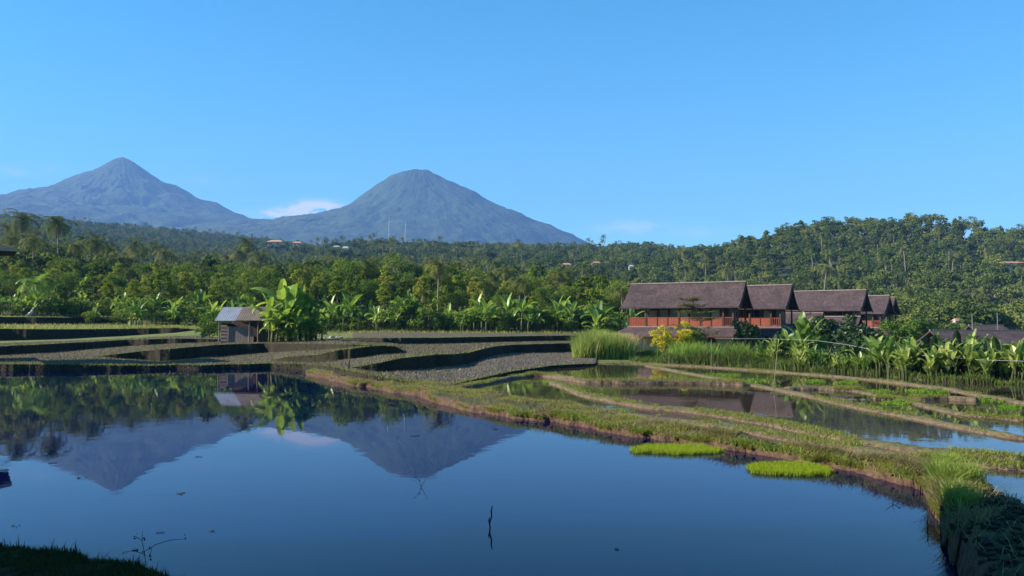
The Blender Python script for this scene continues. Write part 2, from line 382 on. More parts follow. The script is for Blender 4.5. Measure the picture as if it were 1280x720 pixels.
# ---------------------------------------------------------------- water
MB_NEAR = [(380,468),(440,482),(470,487),(508,493),(540,502),(594,516),(630,521),(669,527),(704,532),(737,536),(784,546),(840,552),(900,560),(932,566),(985,573),(1041,583),(1105,598),(1140,610),(1156,621),(1165,640),(1170,650),(1178,682),(1196,725),(1230,800),(1290,900)]
MB_BACK = [(405,458),(446,465),(478,470),(508,474.5),(535,477),(580,484),(612,488),(645,493),(675,498),(705,503),(759,514),(812,524),(870,534),(905,541),(960,551),(1015,560),(1080,569),(1135,572),(1170,580),(1195,588),(1214,598),(1250,620),(1290,648),(1360,690),(1440,740)]
def resamp(P, n):
    P = np.array([tuple(p) for p in P]); t = np.linspace(0, len(P)-1, n); k = np.arange(len(P))
    out = np.stack([np.interp(t, k, P[:, i]) for i in range(3)], 1)
    ker = np.ones(7)/7
    for i in range(3):
        pad = np.pad(out[:, i], 3, mode='edge'); out[:, i] = np.convolve(pad, ker, 'valid')
    return out
near = resamp([at(x, y, 0) for x, y in MB_NEAR], 420); back = resamp([at(x, y, .25) for x, y in MB_BACK], 420)
mid = (near+back)/2
g = G()
pv = [(-60, -3, 0), (mid[-1][0]-.4, -3, 0)] + [tuple(p[:2])+(0,) for p in mid[::-6]] + [(-12, 60, 0), (-70, 64, 0)]
g.add(pv, [tuple(range(len(pv)))]); tag(g.build('pond_water', m_pond), kind='structure')
g = G(); pv = [tuple(p[:2])+(.012,) for p in mid[::6]]
pv = [(-12, 60.3, .012)] + pv + [(40, -3, .012), (75, 30, .012), (60, 66, .012), (20, 75, .012)]
g.add(pv, [tuple(range(len(pv)))]); tag(g.build('paddy_water', m_paddy), kind='structure')

# ---------------------------------------------------------------- grass helper
def blades(P, h, wd, lean=.35, r=rng, hv=.5):
    """curved grass blades (two quads tapering) at points P"""
    P = np.asarray(P, float); n = len(P)
    a = r.uniform(0, 2*np.pi, n); H = np.asarray(h)*r.uniform(1-hv, 1+hv*.5, n); l = H*lean*r.uniform(.3, 1.6, n)
    sx = np.stack([np.cos(a), np.sin(a), np.zeros(n)], 1); b = a+r.uniform(1, 2.2, n)
    dx = np.stack([np.cos(b), np.sin(b), np.zeros(n)], 1); up = np.array([0, 0, 1.0])
    W = (np.asarray(wd)*r.uniform(.7, 1.3, n))[:, None]
    p0, p1 = P-sx*W/2, P+sx*W/2
    m_ = P+dx*(l*.3)[:, None]+up*(H*.6)[:, None]; m0, m1 = m_-sx*W*.4, m_+sx*W*.4
    t = P+dx*l[:, None]+up*H[:, None]
    q1 = np.stack([p0, p1, m1, m0], 1).reshape(-1, 3); q2 = np.stack([m0, m1, t+sx*W*.06, t-sx*W*.06], 1).reshape(-1, 3)
    return np.concatenate([q1, q2])
def nz2(x, y, s, k=0): return noise.noise(Vector((x*s, y*s, k)))

# ---------------------------------------------------------------- main bund
T = [0, .015, .05, .10, .18, .24, .30, .36, .42, .48, .54, .6, .66, .72, .78, .84, .88, .92, .96, 1.0, 1.06]
HZ = [-.35, .0, .42, .72, .92, .97, 1.0, 1.0, 1.0, .99, .98, .98, .98, .97, .97, .95, .92, .84, .7, .3, -1.2]
V = []; n = len(near)
for i in range(n):
    a, b = near[i], back[i]; f = i/n
    h = .28+.10*nz2(i*.05, 0, 1)+(.30*max(0, (f-.80)/.2)) ; wdt = np.linalg.norm((b-a)[:2])
    for t, hz in zip(T, HZ):
        p = a+(b-a)*t
        if t < .25:   # keep the face steep whatever the width
            p = a+(b-a)/wdt*(t*2.6)*(1 if wdt > 1 else wdt)
        j = nz2(p[0], p[1], .45, 3)*.22+nz2(p[0], p[1], 1.7, 4)*.10+nz2(p[0]+i*.3, p[1], 5, 6)*.07
        edge = 1 if t < .2 else .4
        rough = max(0, (f-.78)/.22)*(abs(nz2(p[0], p[1], 2.6, 31))*.20+abs(nz2(p[0], p[1], 6.5, 32))*.14+nz2(p[0], p[1], 14, 33)*.05) if .05 < t < 1 else 0; hz += rough/h
        V.append((p[0]+j*edge*1.2, p[1]+j*edge*1.8, hz*h+(j*.35 if hz > .1 else 0)))
k = len(T); Fc = [(i*k+j, (i+1)*k+j, (i+1)*k+j+1, i*k+j+1) for i in range(n-1) for j in range(k-1)]
g = G(); g.add(V, Fc); tag(g.build('bund', m_bund, smooth=True), 'main grassy earth bund curving across the flooded field', kind='structure')
VB = np.array(V).reshape(n, k, 3)
def bund_pts(m_, i0=0, i1=None, j0=3, j1=18, clump=0.0, ks=.8):
    i1 = i1 or n-2; out = []
    while len(out) < m_:
        i = random.uniform(i0, i1-1); j = random.uniform(j0, j1-1); a, b = int(i), int(j); fi, fj = i-a, j-b
        p = (VB[a, b]*(1-fi)+VB[a+1, b]*fi)*(1-fj)+(VB[a, b+1]*(1-fi)+VB[a+1, b+1]*fi)*fj
        if clump and nz2(p[0], p[1], ks, 11) < clump*random.uniform(.2, 1)-.12: continue
        out.append(p)
    return np.array(out)
GR = []
p = bund_pts(32000, 0, 300, 2, 18, .25); GR.append(blades(p, .065, .015, .8)); p = bund_pts(8000, 0, 360, 1.6, 3.4, .3, 1.1); GR.append(blades(p, .10, .014, 1.1))
p = bund_pts(22000, 280, 366, 3, 18, .25); GR.append(blades(p, .07, .009, .8)); 
o = link('grass', soup_mesh('grass', np.concatenate(GR), 4, m_grass)); tag(o, 'short green grass covering the top of the main bund', 'grass', kind='stuff')
# long grass and straw towards the near end of the bund
GR = []
p = bund_pts(5200, 318, 372, 3, 18, .3, .9); GR.append(blades(p, .26, .013, .8))
p = bund_pts(2400, 100, 300, 2, 4, .3, .9); GR.append(blades(p, .14, .02, .8))
o = link('long_grass', soup_mesh('long_grass', np.concatenate(GR), 4, m_reed)); tag(o, 'long pale green grass at the near end of the main bund', 'grass', kind='stuff')
p = np.concatenate([bund_pts(4200, 290, 385, 2, 18, .35, .7), bund_pts(5000, 0, 300, 2, 18, .4, 1.3)])
o = link('dry_grass', soup_mesh('dry_grass', blades(p, .16, .012, 1.3), 4, m_grassd)); tag(o, 'dry straw coloured grass on the near end of the main bund', 'dry grass', kind='stuff')

p = bund_pts(420, 340, 405, 3, 18)
o = link('straw', soup_mesh('straw', blades(p, .16, .012, 2.6), 4, m_grassd)); tag(o, 'dead straw lying on the dark earth at the near end of the bund', 'straw', kind='stuff')
CL_ = G()
for p in bund_pts(420, 352, 412, 3, 18):
    q_ = random.uniform(.02, .06); V8 = [(p[0]+a*q_*random.uniform(.6, 1.2), p[1]+b*q_*random.uniform(.6, 1.2), p[2]+c*q_*random.uniform(.4, .9)) for a in (-1, 1) for b in (-1, 1) for c in (-1, 1)]
    CL_.add(V8, [(0, 1, 3, 2), (4, 6, 7, 5), (0, 4, 5, 1), (2, 3, 7, 6), (0, 2, 6, 4), (1, 5, 7, 3)])
tag(CL_.build('soil_clods', m_soil), 'dark soil clods strewn over the near end of the bund', 'soil clods', kind='stuff')
# ---------------------------------------------------------------- thin bunds in the right hand paddies
BUNDS = [
 ([(735,453),(800,454),(880,458),(940,462),(981,465),(1081,473),(1182,485),(1240,496),(1290,505)], .55, .10),
 ([(805,456),(845,463),(883,470),(930,478),(977,487),(1025,497),(1073,508),(1138,520),(1222,537),(1290,549)], .55, .10),
 ([(977,485),(1020,484.5),(1050,485.5),(1078,487)], .7, .16),
 ([(1040,483),(1081,490),(1122,498),(1160,507),(1202,517),(1250,521),(1290,526)], .5, .09),
 ([(1138,497),(1180,496.5),(1226,499)], .6, .16),
 ([(684,475),(710,483),(731,492),(769,500),(812,508),(850,511),(900,517),(940,524),(981,531),(1030,541),(1081,551),(1140,560),(1202,567),(1290,573)], .75, .12),
 ([(655,468),(684,468),(710,472),(734,475.5),(781,476.5),(840,476.5),(900,477.5),(935,479)], .55, .22),
 ([(560,486),(600,479),(641,471),(670,468),(684,468)], .6, .16),
 ([(700,503),(745,511),(790,518),(830,524),(880,529),(940,539),(1000,549),(1061,558),(1110,566),(1162,572),(1220,577),(1300,585)], .62, .12),
 ([(1090,497),(1120,498)], .6, .1)]
bpts = []
for bi, (P, wd, h) in enumerate(BUNDS):
    C_ = resamp([at(x, y, h*.6) for x, y in P], max(30, len(P)*16)); V = []
    prof_ = [(-1.1, -.35), (-1, 0), (-.75, .75), (-.3, 1), (.3, 1), (.75, .75), (1, 0), (1.1, -.35)]
    for i in range(len(C_)):
        d = C_[min(i+1, len(C_)-1)]-C_[max(i-1, 0)]; d = d/np.linalg.norm(d); nn = np.array([-d[1], d[0], 0])
        ww_ = wd/2*(1+.35*nz2(i*.11, bi, 1)+.25*nz2(i*.5, bi*3, 1)); e = min(1, min(i, len(C_)-1-i)/4+.2)
        for s, hz in prof_:
            p = C_[i]+nn*s*ww_*e; j = nz2(p[0], p[1], 1.3, 5)*.3+nz2(p[0], p[1], 4, 9)*.22
            V.append((p[0]+j*.12, p[1]+j*.3, hz*h*(1+j)*e if hz > 0 else hz*.8))
    k = len(prof_); Fc = [(i*k+j, (i+1)*k+j, (i+1)*k+j+1, i*k+j+1) for i in range(len(C_)-1) for j in range(k-1)]
    g = G(); g.add(V, Fc); tag(g.build('low_bund', m_thin, smooth=True), kind='structure')
    W_ = np.array(V).reshape(-1, k, 3)
    for q in range(int(len(C_)*38)):
        i = random.randrange(len(C_)); p = W_[i][random.choice([2, 3, 4, 5])]+np.array([random.uniform(-.2, .2), random.uniform(-.12, .12), 0])
        if nz2(p[0], p[1], .35, 21)+.5*nz2(p[0], p[1], 1.4, 2) > -.02: bpts.append(p)
bpts = np.array(bpts)
o = link('bund_grass', soup_mesh('bund_grass', blades(bpts, .075, .016, .8), 4, m_grass)); tag(o, 'thin grass growing along the low bunds between paddies', 'grass', kind='stuff')
# bright weed mats lying in the shallow paddies
wp = []
for (x, y, sx, sy) in [(935,476,26,3),(1020,477,10,2),(1120,504,20,2.5),(1160,489,30,3),(1240,500,28,3),(1262,510,16,3),(1100,490,16,2),(560+125,478,8,2),(900,469,30,2.2),(1060,478,12,2)]:
    for q in range(260):
        a = random.uniform(0, 6.28); rr = math.sqrt(random.random()); p = at(x+math.cos(a)*rr*sx, y+math.sin(a)*rr*sy, .02); wp.append(tuple(p))
o = link('water_weed', soup_mesh('water_weed', blades(np.array(wp), .07, .06, 1.2), 4, m_grassb)); tag(o, 'bright green weed mats floating in the shallow paddies', 'water weed', kind='stuff')

# ---------------------------------------------------------------- rice stubble on the drained terraces
sp_ = []
for x in np.arange(-20, 742, 2.2):
    pr = profile(x)
    for r_ in (1, 3, 5, 7, 9):
        (d0, z0), (d1, z1) = pr[r_], pr[r_+1]
        d = d0+.2
        while d < d1:
            if random.random() < .8: 
                f = (d-d0)/(d1-d0); xx = x+random.uniform(-1.1, 1.1); sp_.append((ux(xx)*d, d, z0+(z1-z0)*f))
            d += .42
sp_ = np.array(sp_); 
o = link('rice_stubble', soup_mesh('rice_stubble', blades(sp_, .09, .05, .5), 4, m_stl)); tag(o, 'cut rice stubble standing in rows on the drained terraces', 'stubble', kind='stuff')
ep = []
for x in np.arange(-20, 742, .35):
    pr = profile(x)
    for r_ in (1, 3, 5, 7, 9, 11, 13, 15):
        d, z = pr[r_]; zb = pr[r_-1][1]
        if z-zb > .08 and random.random() < .45:
            dd = random.uniform(-.05, .35); ep.append((ux(x)*(d+dd), d+dd, z-.03))
rp_ = []
for q in range(7000):
    x = random.uniform(-20, 742); pr = profile(x); r_ = random.choice((1, 3, 5, 7, 9, 11, 13, 15)); d, z = pr[r_]; zb = max(0, pr[r_-1][1])
    if z-zb > .15: rp_.append((ux(x)*(d-.06), d-.06, random.uniform(zb, z)))
ep = np.array(ep)
o = link('riser_weeds', soup_mesh('riser_weeds', blades(np.array(rp_), .13, .04, .8), 4, m_dark)); tag(o, 'dark weeds hanging on the steep faces of the rice terraces', 'weeds', kind='stuff')
o = link('terrace_edge_grass', soup_mesh('terrace_edge_grass', blades(ep, .16, .045, .8), 4, m_grass)); tag(o, 'grass fringe along the edges of the rice terraces', 'grass', kind='stuff')
# green verge behind the terraces
vp = []
for q in range(9000):
    x = random.uniform(-20, 742); pr = profile(x); d0, z0 = pr[2*len(RIS)-1]; d = d0+random.uniform(0, 14)
    if x < 240 and random.random() < .6: d = random.uniform(pr[13][0], pr[14][0])
    vp.append((ux(x)*d, d, zg(x, d)))
o = link('verge_grass', soup_mesh('verge_grass', blades(np.array(vp), .26, .07, .5), 4, m_grass)); tag(o, 'green grass verge between the terraces and the trees', 'grass', kind='stuff')

# ---------------------------------------------------------------- plants
def rvec(r, n): v = r.normal(size=(n, 3)); return v/np.linalg.norm(v, axis=1)[:, None]
def leaf_quads(P, Nn, size, r, asp=.62):
    n = len(P); t = np.cross(Nn, rvec(r, n)); t /= np.linalg.norm(t, axis=1)[:, None]+1e-9; b = np.cross(Nn, t)
    S = (size*r.uniform(.6, 1.3, n))[:, None]
    return np.stack([P-t*S*.5, P+b*S*.5*asp, P+t*S*.5, P-b*S*.5*asp], 1).reshape(-1, 3)
def clumps(C, rad, n_per, size, r, rnd=.75, sq=.8):
    out = []
    for c, ra in zip(C, rad):
        n = int(n_per*(ra/np.mean(rad))**2)+3; d = rvec(r, n); d[:, 2] = np.abs(d[:, 2])*np.where(r.random(n) < .75, 1, -1)
        P = np.array(c)+d*np.array([1, 1, sq])*ra*r.uniform(.55, 1.12, n)[:, None]
        Nn = d+rvec(r, n)*rnd; Nn /= np.linalg.norm(Nn, axis=1)[:, None]; out.append(leaf_quads(P, Nn, size, r))
    return np.concatenate(out)
def crown_mesh(kind, seed, fine):
    r = np.random.default_rng(seed); size = .30 if fine else .62; npc = 110 if fine else 26
    C = []; rad = []
    if kind == 'clove':
        H, W = 9.0, 2.1
        for i in range(34):
            f = r.uniform(0, 1); a = r.uniform(0, 6.28); w_ = W*(math.sin(min(1, f*1.35+.25)*math.pi*.5))*(1-f**3.2)**.7
            C.append((math.cos(a)*w_*.72, math.sin(a)*w_*.72, 1.3+f*(H-1.6))); rad.append(r.uniform(.55, 1.05)*(1-.35*f))
        tr = G().tube([(0, 0, -.6), (0, .05, 3), (.05, 0, 7.5)], [.16, .12, .04], 6)
    elif kind == 'broad':
        H = 10.0; tr = G().tube([(0, 0, -.6), (.1, .1, 2.4), (.2, 0, 4.2)], [.28, .2, .16], 7)
        nl = 5+seed % 2
        for k in range(nl):
            a = 6.28*k/nl+r.uniform(-.4, .4); L = r.uniform(1.9, 3.4); zt = r.uniform(5.6, 8.6)
            tip = (math.cos(a)*L, math.sin(a)*L, zt); tr.tube([(.2, 0, 3.6), (tip[0]*.5, tip[1]*.5, 3.6+(zt-3.6)*.6), tip], [.13, .08, .03], 5)
            for q in range(5):
                d = rvec(r, 1)[0]; C.append((tip[0]+d[0]*1.3, tip[1]+d[1]*1.3, tip[2]+d[2]*.8)); rad.append(r.uniform(.75, 1.35))
        for q in range(7): C.append((r.uniform(-1.4, 1.4), r.uniform(-1.4, 1.4), r.uniform(7, 9.4))); rad.append(r.uniform(.8, 1.4))
    elif kind == 'shrub':
        tr = G().tube([(0, 0, -.3), (0, 0, .8), (.2, 0, 1.6)], [.06, .05, .02], 5)
        size = .2 if fine else .4; npc = 80
        for q in range(14):
            a = r.uniform(0, 6.28); ra = math.sqrt(r.random())*1.5; C.append((math.cos(a)*ra, math.sin(a)*ra, r.uniform(.3, 2.1)*(1-.25*ra/1.5))); rad.append(r.uniform(.4, .75))
    return clumps(C, rad, npc, size, r), tr
def frond(base, az, pitch0, L, r, leaf=.85, nseg=12, droop=1.0):
    """feather frond: quads for the leaflets on both sides of an arching rib"""
    out = []; p = np.array(base, float); pit = pitch0; dirh = np.array([math.cos(az), math.sin(az), 0]); side = np.array([-math.sin(az), math.cos(az), 0])
    st = L/nseg
    for i in range(nseg):
        d = dirh*math.cos(pit)+np.array([0, 0, math.sin(pit)]); q = p+d*st; f = (i+.5)/nseg
        up = -dirh*math.sin(pit)+np.array([0, 0, math.cos(pit)])
        ll = leaf*math.sin(math.pi*min(1, f*.8+.2))**.6*(1.15-.3*f)
        for s in (-1, 1):
            for kk in range(2):
                bs = p+(q-p)*(kk*.5+.1); tipd = side*s*.8+d*.45+up*(.12-.65*r.uniform(.3, 1)*droop*f-.1)
                t_ = bs+tipd*ll*r.uniform(.8, 1.1); w_ = (q-p)*.36
                out += [bs, bs+w_, t_+w_*.3, t_]
        pit -= (.14+.10*f)*droop*12/nseg; p = q
    return out
def palm_mesh(seed, H, fine):
    r = np.random.default_rng(seed); lean = r.uniform(-.09, .09)*H; lean2 = r.uniform(-.05, .05)*H; pts = []
    for i in range(7):
        f = i/6; pts.append((lean*f*f, lean2*f*f, -.6+(H+.6)*f))
    tr = G().tube(pts, [.2, .15, .13, .12, .11, .11, .12], 6); top = pts[-1]
    fr = []; nf = 20 if fine else 15
    for k in range(nf):
        fr += frond(top, 6.28*k/nf*2.4+r.uniform(-.2, .2), 1.25-1.55*(k/nf)+r.uniform(-.12, .12), r.uniform(3.2, 4.1), r, .95, 12 if fine else 8)
    dry = []
    for k in range(3): dry += frond((top[0], top[1], top[2]-.2), r.uniform(0, 6.28), -.7, 2.6, r, .6, 8, .9)
    return np.array(fr), np.array(dry), tr
def bleaf(base, az, pitch0, L, W, r, bend=1.0, nseg=8):
    """one broad banana type leaf with a folded midrib"""
    g_ = []; p = np.array(base, float); pit = pitch0; dirh = np.array([math.cos(az), math.sin(az), 0]); side = np.array([-math.sin(az), math.cos(az), 0]); tw = r.uniform(-.5, .5)
    st = L/nseg; pl = None
    for i in range(nseg+1):
        f = i/nseg; d = dirh*math.cos(pit)+np.array([0, 0, math.sin(pit)]); up = -dirh*math.sin(pit)+np.array([0, 0, math.cos(pit)])
        wv = W*.5*(math.sin(math.pi*min(1, max(0, (f-.14)/.86)*.93+.05))**.55 if f > .14 else .06)*r.uniform(.86, 1.05)
        sd_ = side*math.cos(tw)+up*math.sin(tw)
        a = p+(sd_*.9+up*.28)*wv; b = p-(sd_*.9-up*.28)*wv; cur = (a, p.copy(), b)
        if pl is not None:
            cut = r.uniform(.0, .12)*st
            g_ += [pl[0]+d*cut, cur[0], cur[1], pl[1]]; g_ += [pl[1], cur[1], cur[2], pl[2]+d*cut]
        pl = cur; p = p+d*st; pit -= (.10+.26*f)*bend*8/nseg*r.uniform(.7, 1.2)
    return g_
def banana_mesh(seed, H, nst, upright=1.0, nl=8):
    r = np.random.default_rng(seed); lv = []; st = G()
    for s in range(nst):
        a = r.uniform(0, 6.28); d = 0 if s == 0 else r.uniform(.35, .9); h = H*(1 if s == 0 else r.uniform(.5, .85))
        bx, by = math.cos(a)*d, math.sin(a)*d; hs_ = h*.5; tx, ty_ = bx+r.uniform(-.2, .2), by+r.uniform(-.2, .2)
        st.tube([(bx, by, -.4), (bx*.5+tx*.5, by*.5+ty_*.5, hs_*.5), (tx, ty_, hs_)], [.10, .08, .05] if H < 4 else [.15, .12, .07], 7)
        for k in range(nl):
            f = k/nl; lv += bleaf((tx, ty_, hs_-.15), 6.28*f*1.9+r.uniform(-.3, .3)+s, 1.45-.95*f*(2-upright)+r.uniform(-.1, .1), h*(.52 if H > 4 else .60)*r.uniform(.8, 1.2), h*(.155 if H > 4 else .21), r, (.35+.9*f)*(2-upright))
    return np.array(lv), st
def two(name, V, tr, ml, mt, fineparts, extra=None):
    """returns ('parts', [(name, mesh)...]) or ('one', mesh)"""
    if fineparts:
        L_ = [('trunk' if name != 'banana_plant' else 'stem', tr.mesh('trunk', mt, True)), ('crown' if name != 'banana_plant' else 'leaves', soup_mesh('crown', V, 4, ml))]
        if extra is not None: L_.append(('dry_fronds', soup_mesh('dry_fronds', extra, 4, m_palmdry)))
        return L_
    g_ = G(); g_.soup(V, 4, 0)
    if extra is not None: g_.soup(extra, 4, 0)
    for v, ff in [(np.concatenate(tr.v), tr.f)]: g_.add(v, ff, 1)
    return [(None, g_.mesh(name, [ml, mt]))]
KN = {'clove_tree': [], 'broadleaf_tree': [], 'coconut_palm': [], 'banana_plant': [], 'shrub': []}; FAR = {'clove_tree': [], 'broadleaf_tree': [], 'coconut_palm': []}
for s in range(3):
    V_, tr = crown_mesh('clove', 10+s, True); KN['clove_tree'].append(two('clove_tree', V_, tr, m_clove, m_bark, True))
    V_, tr = crown_mesh('broad', 20+s, True); KN['broadleaf_tree'].append(two('broadleaf_tree', V_, tr, m_broad, m_bark, True))
    V_, tr = crown_mesh('clove', 40+s, False); FAR['clove_tree'].append(two('clove_tree', V_, tr, m_hill, m_bark, False))
    V_, tr = crown_mesh('broad', 50+s, False); FAR['broadleaf_tree'].append(two('broadleaf_tree', V_, tr, m_hill, m_bark, False))
    f_, d_, tr = palm_mesh(60+s, 11+s*1.5, True); KN['coconut_palm'].append(two('coconut_palm', f_, tr, m_palm, m_palmbark, True, d_))
    f_, d_, tr = palm_mesh(70+s, 11+s*1.2, False); FAR['coconut_palm'].append(two('coconut_palm', f_, tr, m_palm, m_palmbark, False, None))
    V_, tr = crown_mesh('shrub', 80+s, True); KN['shrub'].append(two('shrub', V_, tr, m_shrub, m_bark, True))
for s in range(4):
    V_, tr = banana_mesh(90+s, 5.0, 2+s % 2, .9); KN['banana_plant'].append(two('banana_plant', V_, tr, m_banana, m_bstem, True))
def place(name, parts, loc, sc_=1.0, rz=None, mats=None, sz=None):
    rz = random.uniform(0, 6.28) if rz is None else rz
    S = (sc_, sc_, sc_*(sz or 1))
    if len(parts) == 1 and parts[0][0] is None:
        o = link(name, parts[0][1]); o.location = loc; o.rotation_euler = (0, 0, rz); o.scale = S; return o
    r_ = empty(name, loc, rz); r_.scale = S
    for pn, me in parts: link(pn, me, r_)
    return r_
ALL = []      # (object, px, D, kind) for the labels of the belt
def put(kind, x, D, h=None, var=None, rz=None, src=KN, name=None, grp='belt', dz=0):
    base = {'clove_tree': 9.0, 'broadleaf_tree': 10.0, 'coconut_palm': 14.5, 'banana_plant': 5.0, 'shrub': 2.5}[kind]
    L_ = src[kind]; v = random.randrange(len(L_)) if var is None else var
    if kind == 'coconut_palm': base = 11+(1.5 if src is KN else 1.2)*v+1.5
    s = (h/base) if h else random.uniform(.85, 1.15)
    z = zg(x, D)+dz
    o = place(name or kind, L_[v], (ux(x)*D, D, z-.05), s, rz); ALL.append((o, x, D, kind, grp)); return o
def hfor(x, ytop, D): return CAMZ+ty(ytop)*D-zg(x, D)

# tree belt just behind the terraces
def edgeD(x):
    p = profile(min(x, XJ)); return p[2*len(RIS)-1][0]
for x in np.arange(-20, 790, 9):
    if 262 < x < 300 or random.random() < .22: continue
    D = min(max(edgeD(x)+6, 96), 116)+random.uniform(-1.5, 1.5) if x < 745 else 100
    put('shrub', x+random.uniform(-4, 4), D+random.uniform(0, 3), random.choice([random.uniform(1.3, 2.6), random.uniform(2.2, 4.8)]))
for x in np.arange(-15, 790, 11.5):
    D = min(max(edgeD(x)+6, 98), 118)+random.uniform(-1, 3)
    top = lerp([0, 100, 200, 300, 420, 560, 700, 790], [372, 366, 372, 372, 378, 378, 375, 380], x)+random.uniform(-8, 10)
    put('banana_plant', x+random.uniform(-9, 9), D+random.uniform(-3, 3), max(3.0, hfor(x, top, D))*random.uniform(.75, 1.25))
for row, (dd, step) in enumerate([(15, 19), (22, 17), (30, 17), (40, 17)]):
    for x in np.arange(-20+row*6, 800, step):
        xx = x+random.uniform(-7, 7); D = min(max(edgeD(xx)+dd, 104+row*8), 126+row*8)+random.uniform(-3, 3)
        top = lerp([-20, 60, 140, 200, 300, 340, 420, 470, 560, 640, 720, 800], [350, 342, 350, 346, 352, 350, 340, 348, 352, 358, 362, 366], xx)-row*6+random.uniform(-12, 13)
        kind = random.choices(['clove_tree', 'broadleaf_tree', 'coconut_palm', 'banana_plant'], [.52, .26, .12, .10])[0]
        h = max(3.5, hfor(xx, top, D))
        if kind == 'banana_plant': h = min(h, 5.5)
        if kind == 'coconut_palm': h *= 1.05
        put(kind, xx, D, h)
# palms one can pick out in the photograph
for (x, yt_, D, v) in [(547, 322, 112, 0), (655, 350, 108, 1), (700, 352, 120, 2), (455, 322, 135, 1), (690, 345, 128, 0), (488, 350, 118, 2)]:
    put('coconut_palm', x, D, hfor(x, yt_, D), v)
for (x, yt_, D, v) in [(22, 262, 180, 0), (72, 268, 170, 1), (40, 292, 150, 2), (118, 292, 165, 0), (8, 290, 160, 1), (90, 300, 150, 2), (160, 318, 160, 1), (205, 308, 190, 0), (310, 296, 200, 2), (322, 312, 185, 0), (300, 308, 195, 1), (138, 306, 175, 2)]:
    put('coconut_palm', x, D, hfor(x, yt_, D), v)

# ---------------------------------------------------------------- forest on the slopes
cand = []
Y = 150.0
while Y < 1320:
    s = 6.2+Y*.0032
    X = ux(-40)*Y
    while X < ux(1320)*Y:
        xx, yy = X+random.uniform(-.45, .45)*s, Y+random.uniform(-.45, .45)*s; cand.append((yy, xx)); X += s
    Y += s
cand.sort()
hz_ = np.full(1500, 9999.0)
for xi in range(1500):      # the belt already hides what is low behind it
    hz_[xi] = lerp([0, 780, 790, 940, 990, 1080, 1120, 1500], [388, 388, 372, 372, 386, 386, 404, 404], xi-60)
pts_far = []; cnt = {'clove_tree': 0, 'broadleaf_tree': 0, 'coconut_palm': 0}
def zone_label(kind, x, D, size=1.0):
    nm = {'clove_tree': 'bushy clove tree', 'broadleaf_tree': 'broadleaf tree', 'coconut_palm': 'coconut palm'}[kind]
    sz = 'small' if size < .92 else ('mid-sized' if size < 1.12 else 'large')
    for lim, z in ((60, 'at the left edge'), (250, 'below the pointed volcano'), (430, 'below the cloud'), (610, 'below the rounded volcano'), (780, 'left of the brown roofed houses'), (935, 'behind the biggest house'), (990, 'behind the second house'), (1085, 'behind the third house'), (1150, 'behind the last houses'), (1e9, 'above the long low roof')):
        if x < lim: break
    d = 'low at the wood edge' if D < 225 else ('low on the wooded slope' if D < 290 else ('halfway up the wooded slope' if D < 370 else 'high on the wooded slope'))
    kp = {'clove_tree': 'clove trees', 'broadleaf_tree': 'broadleaf trees', 'coconut_palm': 'coconut palms'}[kind]
    return '%s %s %s %s' % (sz, nm, d, z), '%s %s %s %s' % (sz, kp, d, z)
CATS = {'clove_tree': 'tree', 'broadleaf_tree': 'tree', 'coconut_palm': 'palm tree', 'banana_plant': 'banana plant', 'shrub': 'shrub'}
for yy, xx in cand:
    px = 640+F*xx/yy*.999; z = zg(px, yy)
    t_ = nz2(xx, yy, .012, 2)
    pp = ([.56, .36, .08] if yy < 320 else ([.60, .375, .025] if yy < 390 else [.62, .38, 0])) if px > 760 else ([.42, .38, .20] if yy < 420 else [.52, .41, .07])
    kind = random.choices(['clove_tree', 'broadleaf_tree', 'coconut_palm'], pp)[0]
    if kind == 'coconut_palm' and yy < 200: kind = 'clove_tree'
    base = {'clove_tree': 9.0, 'broadleaf_tree': 10.0, 'coconut_palm': 12.5}[kind]
    s = random.uniform(.75, 1.25)*(1+.3*t_)*(1.0 if kind != 'coconut_palm' else 1.05)
    if kind == 'coconut_palm': s = min(s, 1.2)
    ytop = 402.6-(z+base*s-CAMZ)/yy*F; i = int(px)+60; wpx = int(max(2, 2.0*s/yy*F))
    if i < 3 or i > 1480: continue
    seg = hz_[max(0, i-wpx):i+wpx+1]
    if ytop > seg.min()+1.0 and ytop > np.mean(seg)-.5: continue
    lim = 402.6-(z+base*s*.62-CAMZ)/yy*F
    hz_[max(0, i-wpx):i+wpx+1] = np.minimum(seg, lim)
    v = random.randrange(3); rz = random.uniform(0, 6.28)
    if cnt[kind] < {'clove_tree': 185, 'broadleaf_tree': 240, 'coconut_palm': 220}[kind]:
        cnt[kind] += 1
        o = place(kind, FAR[kind][v], (xx, yy, z-.3), s, rz); l, gp = zone_label(kind, px, yy, s); tag(o, l, CATS[kind], gp)
    else: pts_far.append((xx, yy, z-.3, s, rz, {'clove_tree': 0, 'broadleaf_tree': 3, 'coconut_palm': 6}[kind]+v))
print('forest individuals', cnt, 'stuff', len(pts_far))
P = np.array(pts_far)
me = bpy.data.meshes.new('forest'); me.vertices.add(len(P)); me.vertices.foreach_set('co', P[:, :3].astype(np.float32).ravel())
for nm, tp, ar in (('tscale', 'FLOAT', P[:, 3].astype(np.float32)), ('trot', 'FLOAT', P[:, 4].astype(np.float32)), ('tidx', 'INT', P[:, 5].astype(np.int32))):
    at_ = me.attributes.new(nm, tp, 'POINT'); at_.data.foreach_set('value', ar)
me.update(); fo = link('forest', me); tag(fo, 'far woodland of small crowns covering the distant slopes', 'forest', kind='stuff')
for i, k in enumerate(['clove_tree', 'broadleaf_tree', 'coconut_palm']):
    pass
protos = {}
for o in col.objects:
    if o.type == 'MESH':
        for k in FAR:
            for v in range(3):
                if o.data == FAR[k][v][0][1] and (k, v) not in protos: protos[(k, v)] = o
ng = bpy.data.node_groups.new('plant_forest', 'GeometryNodeTree')
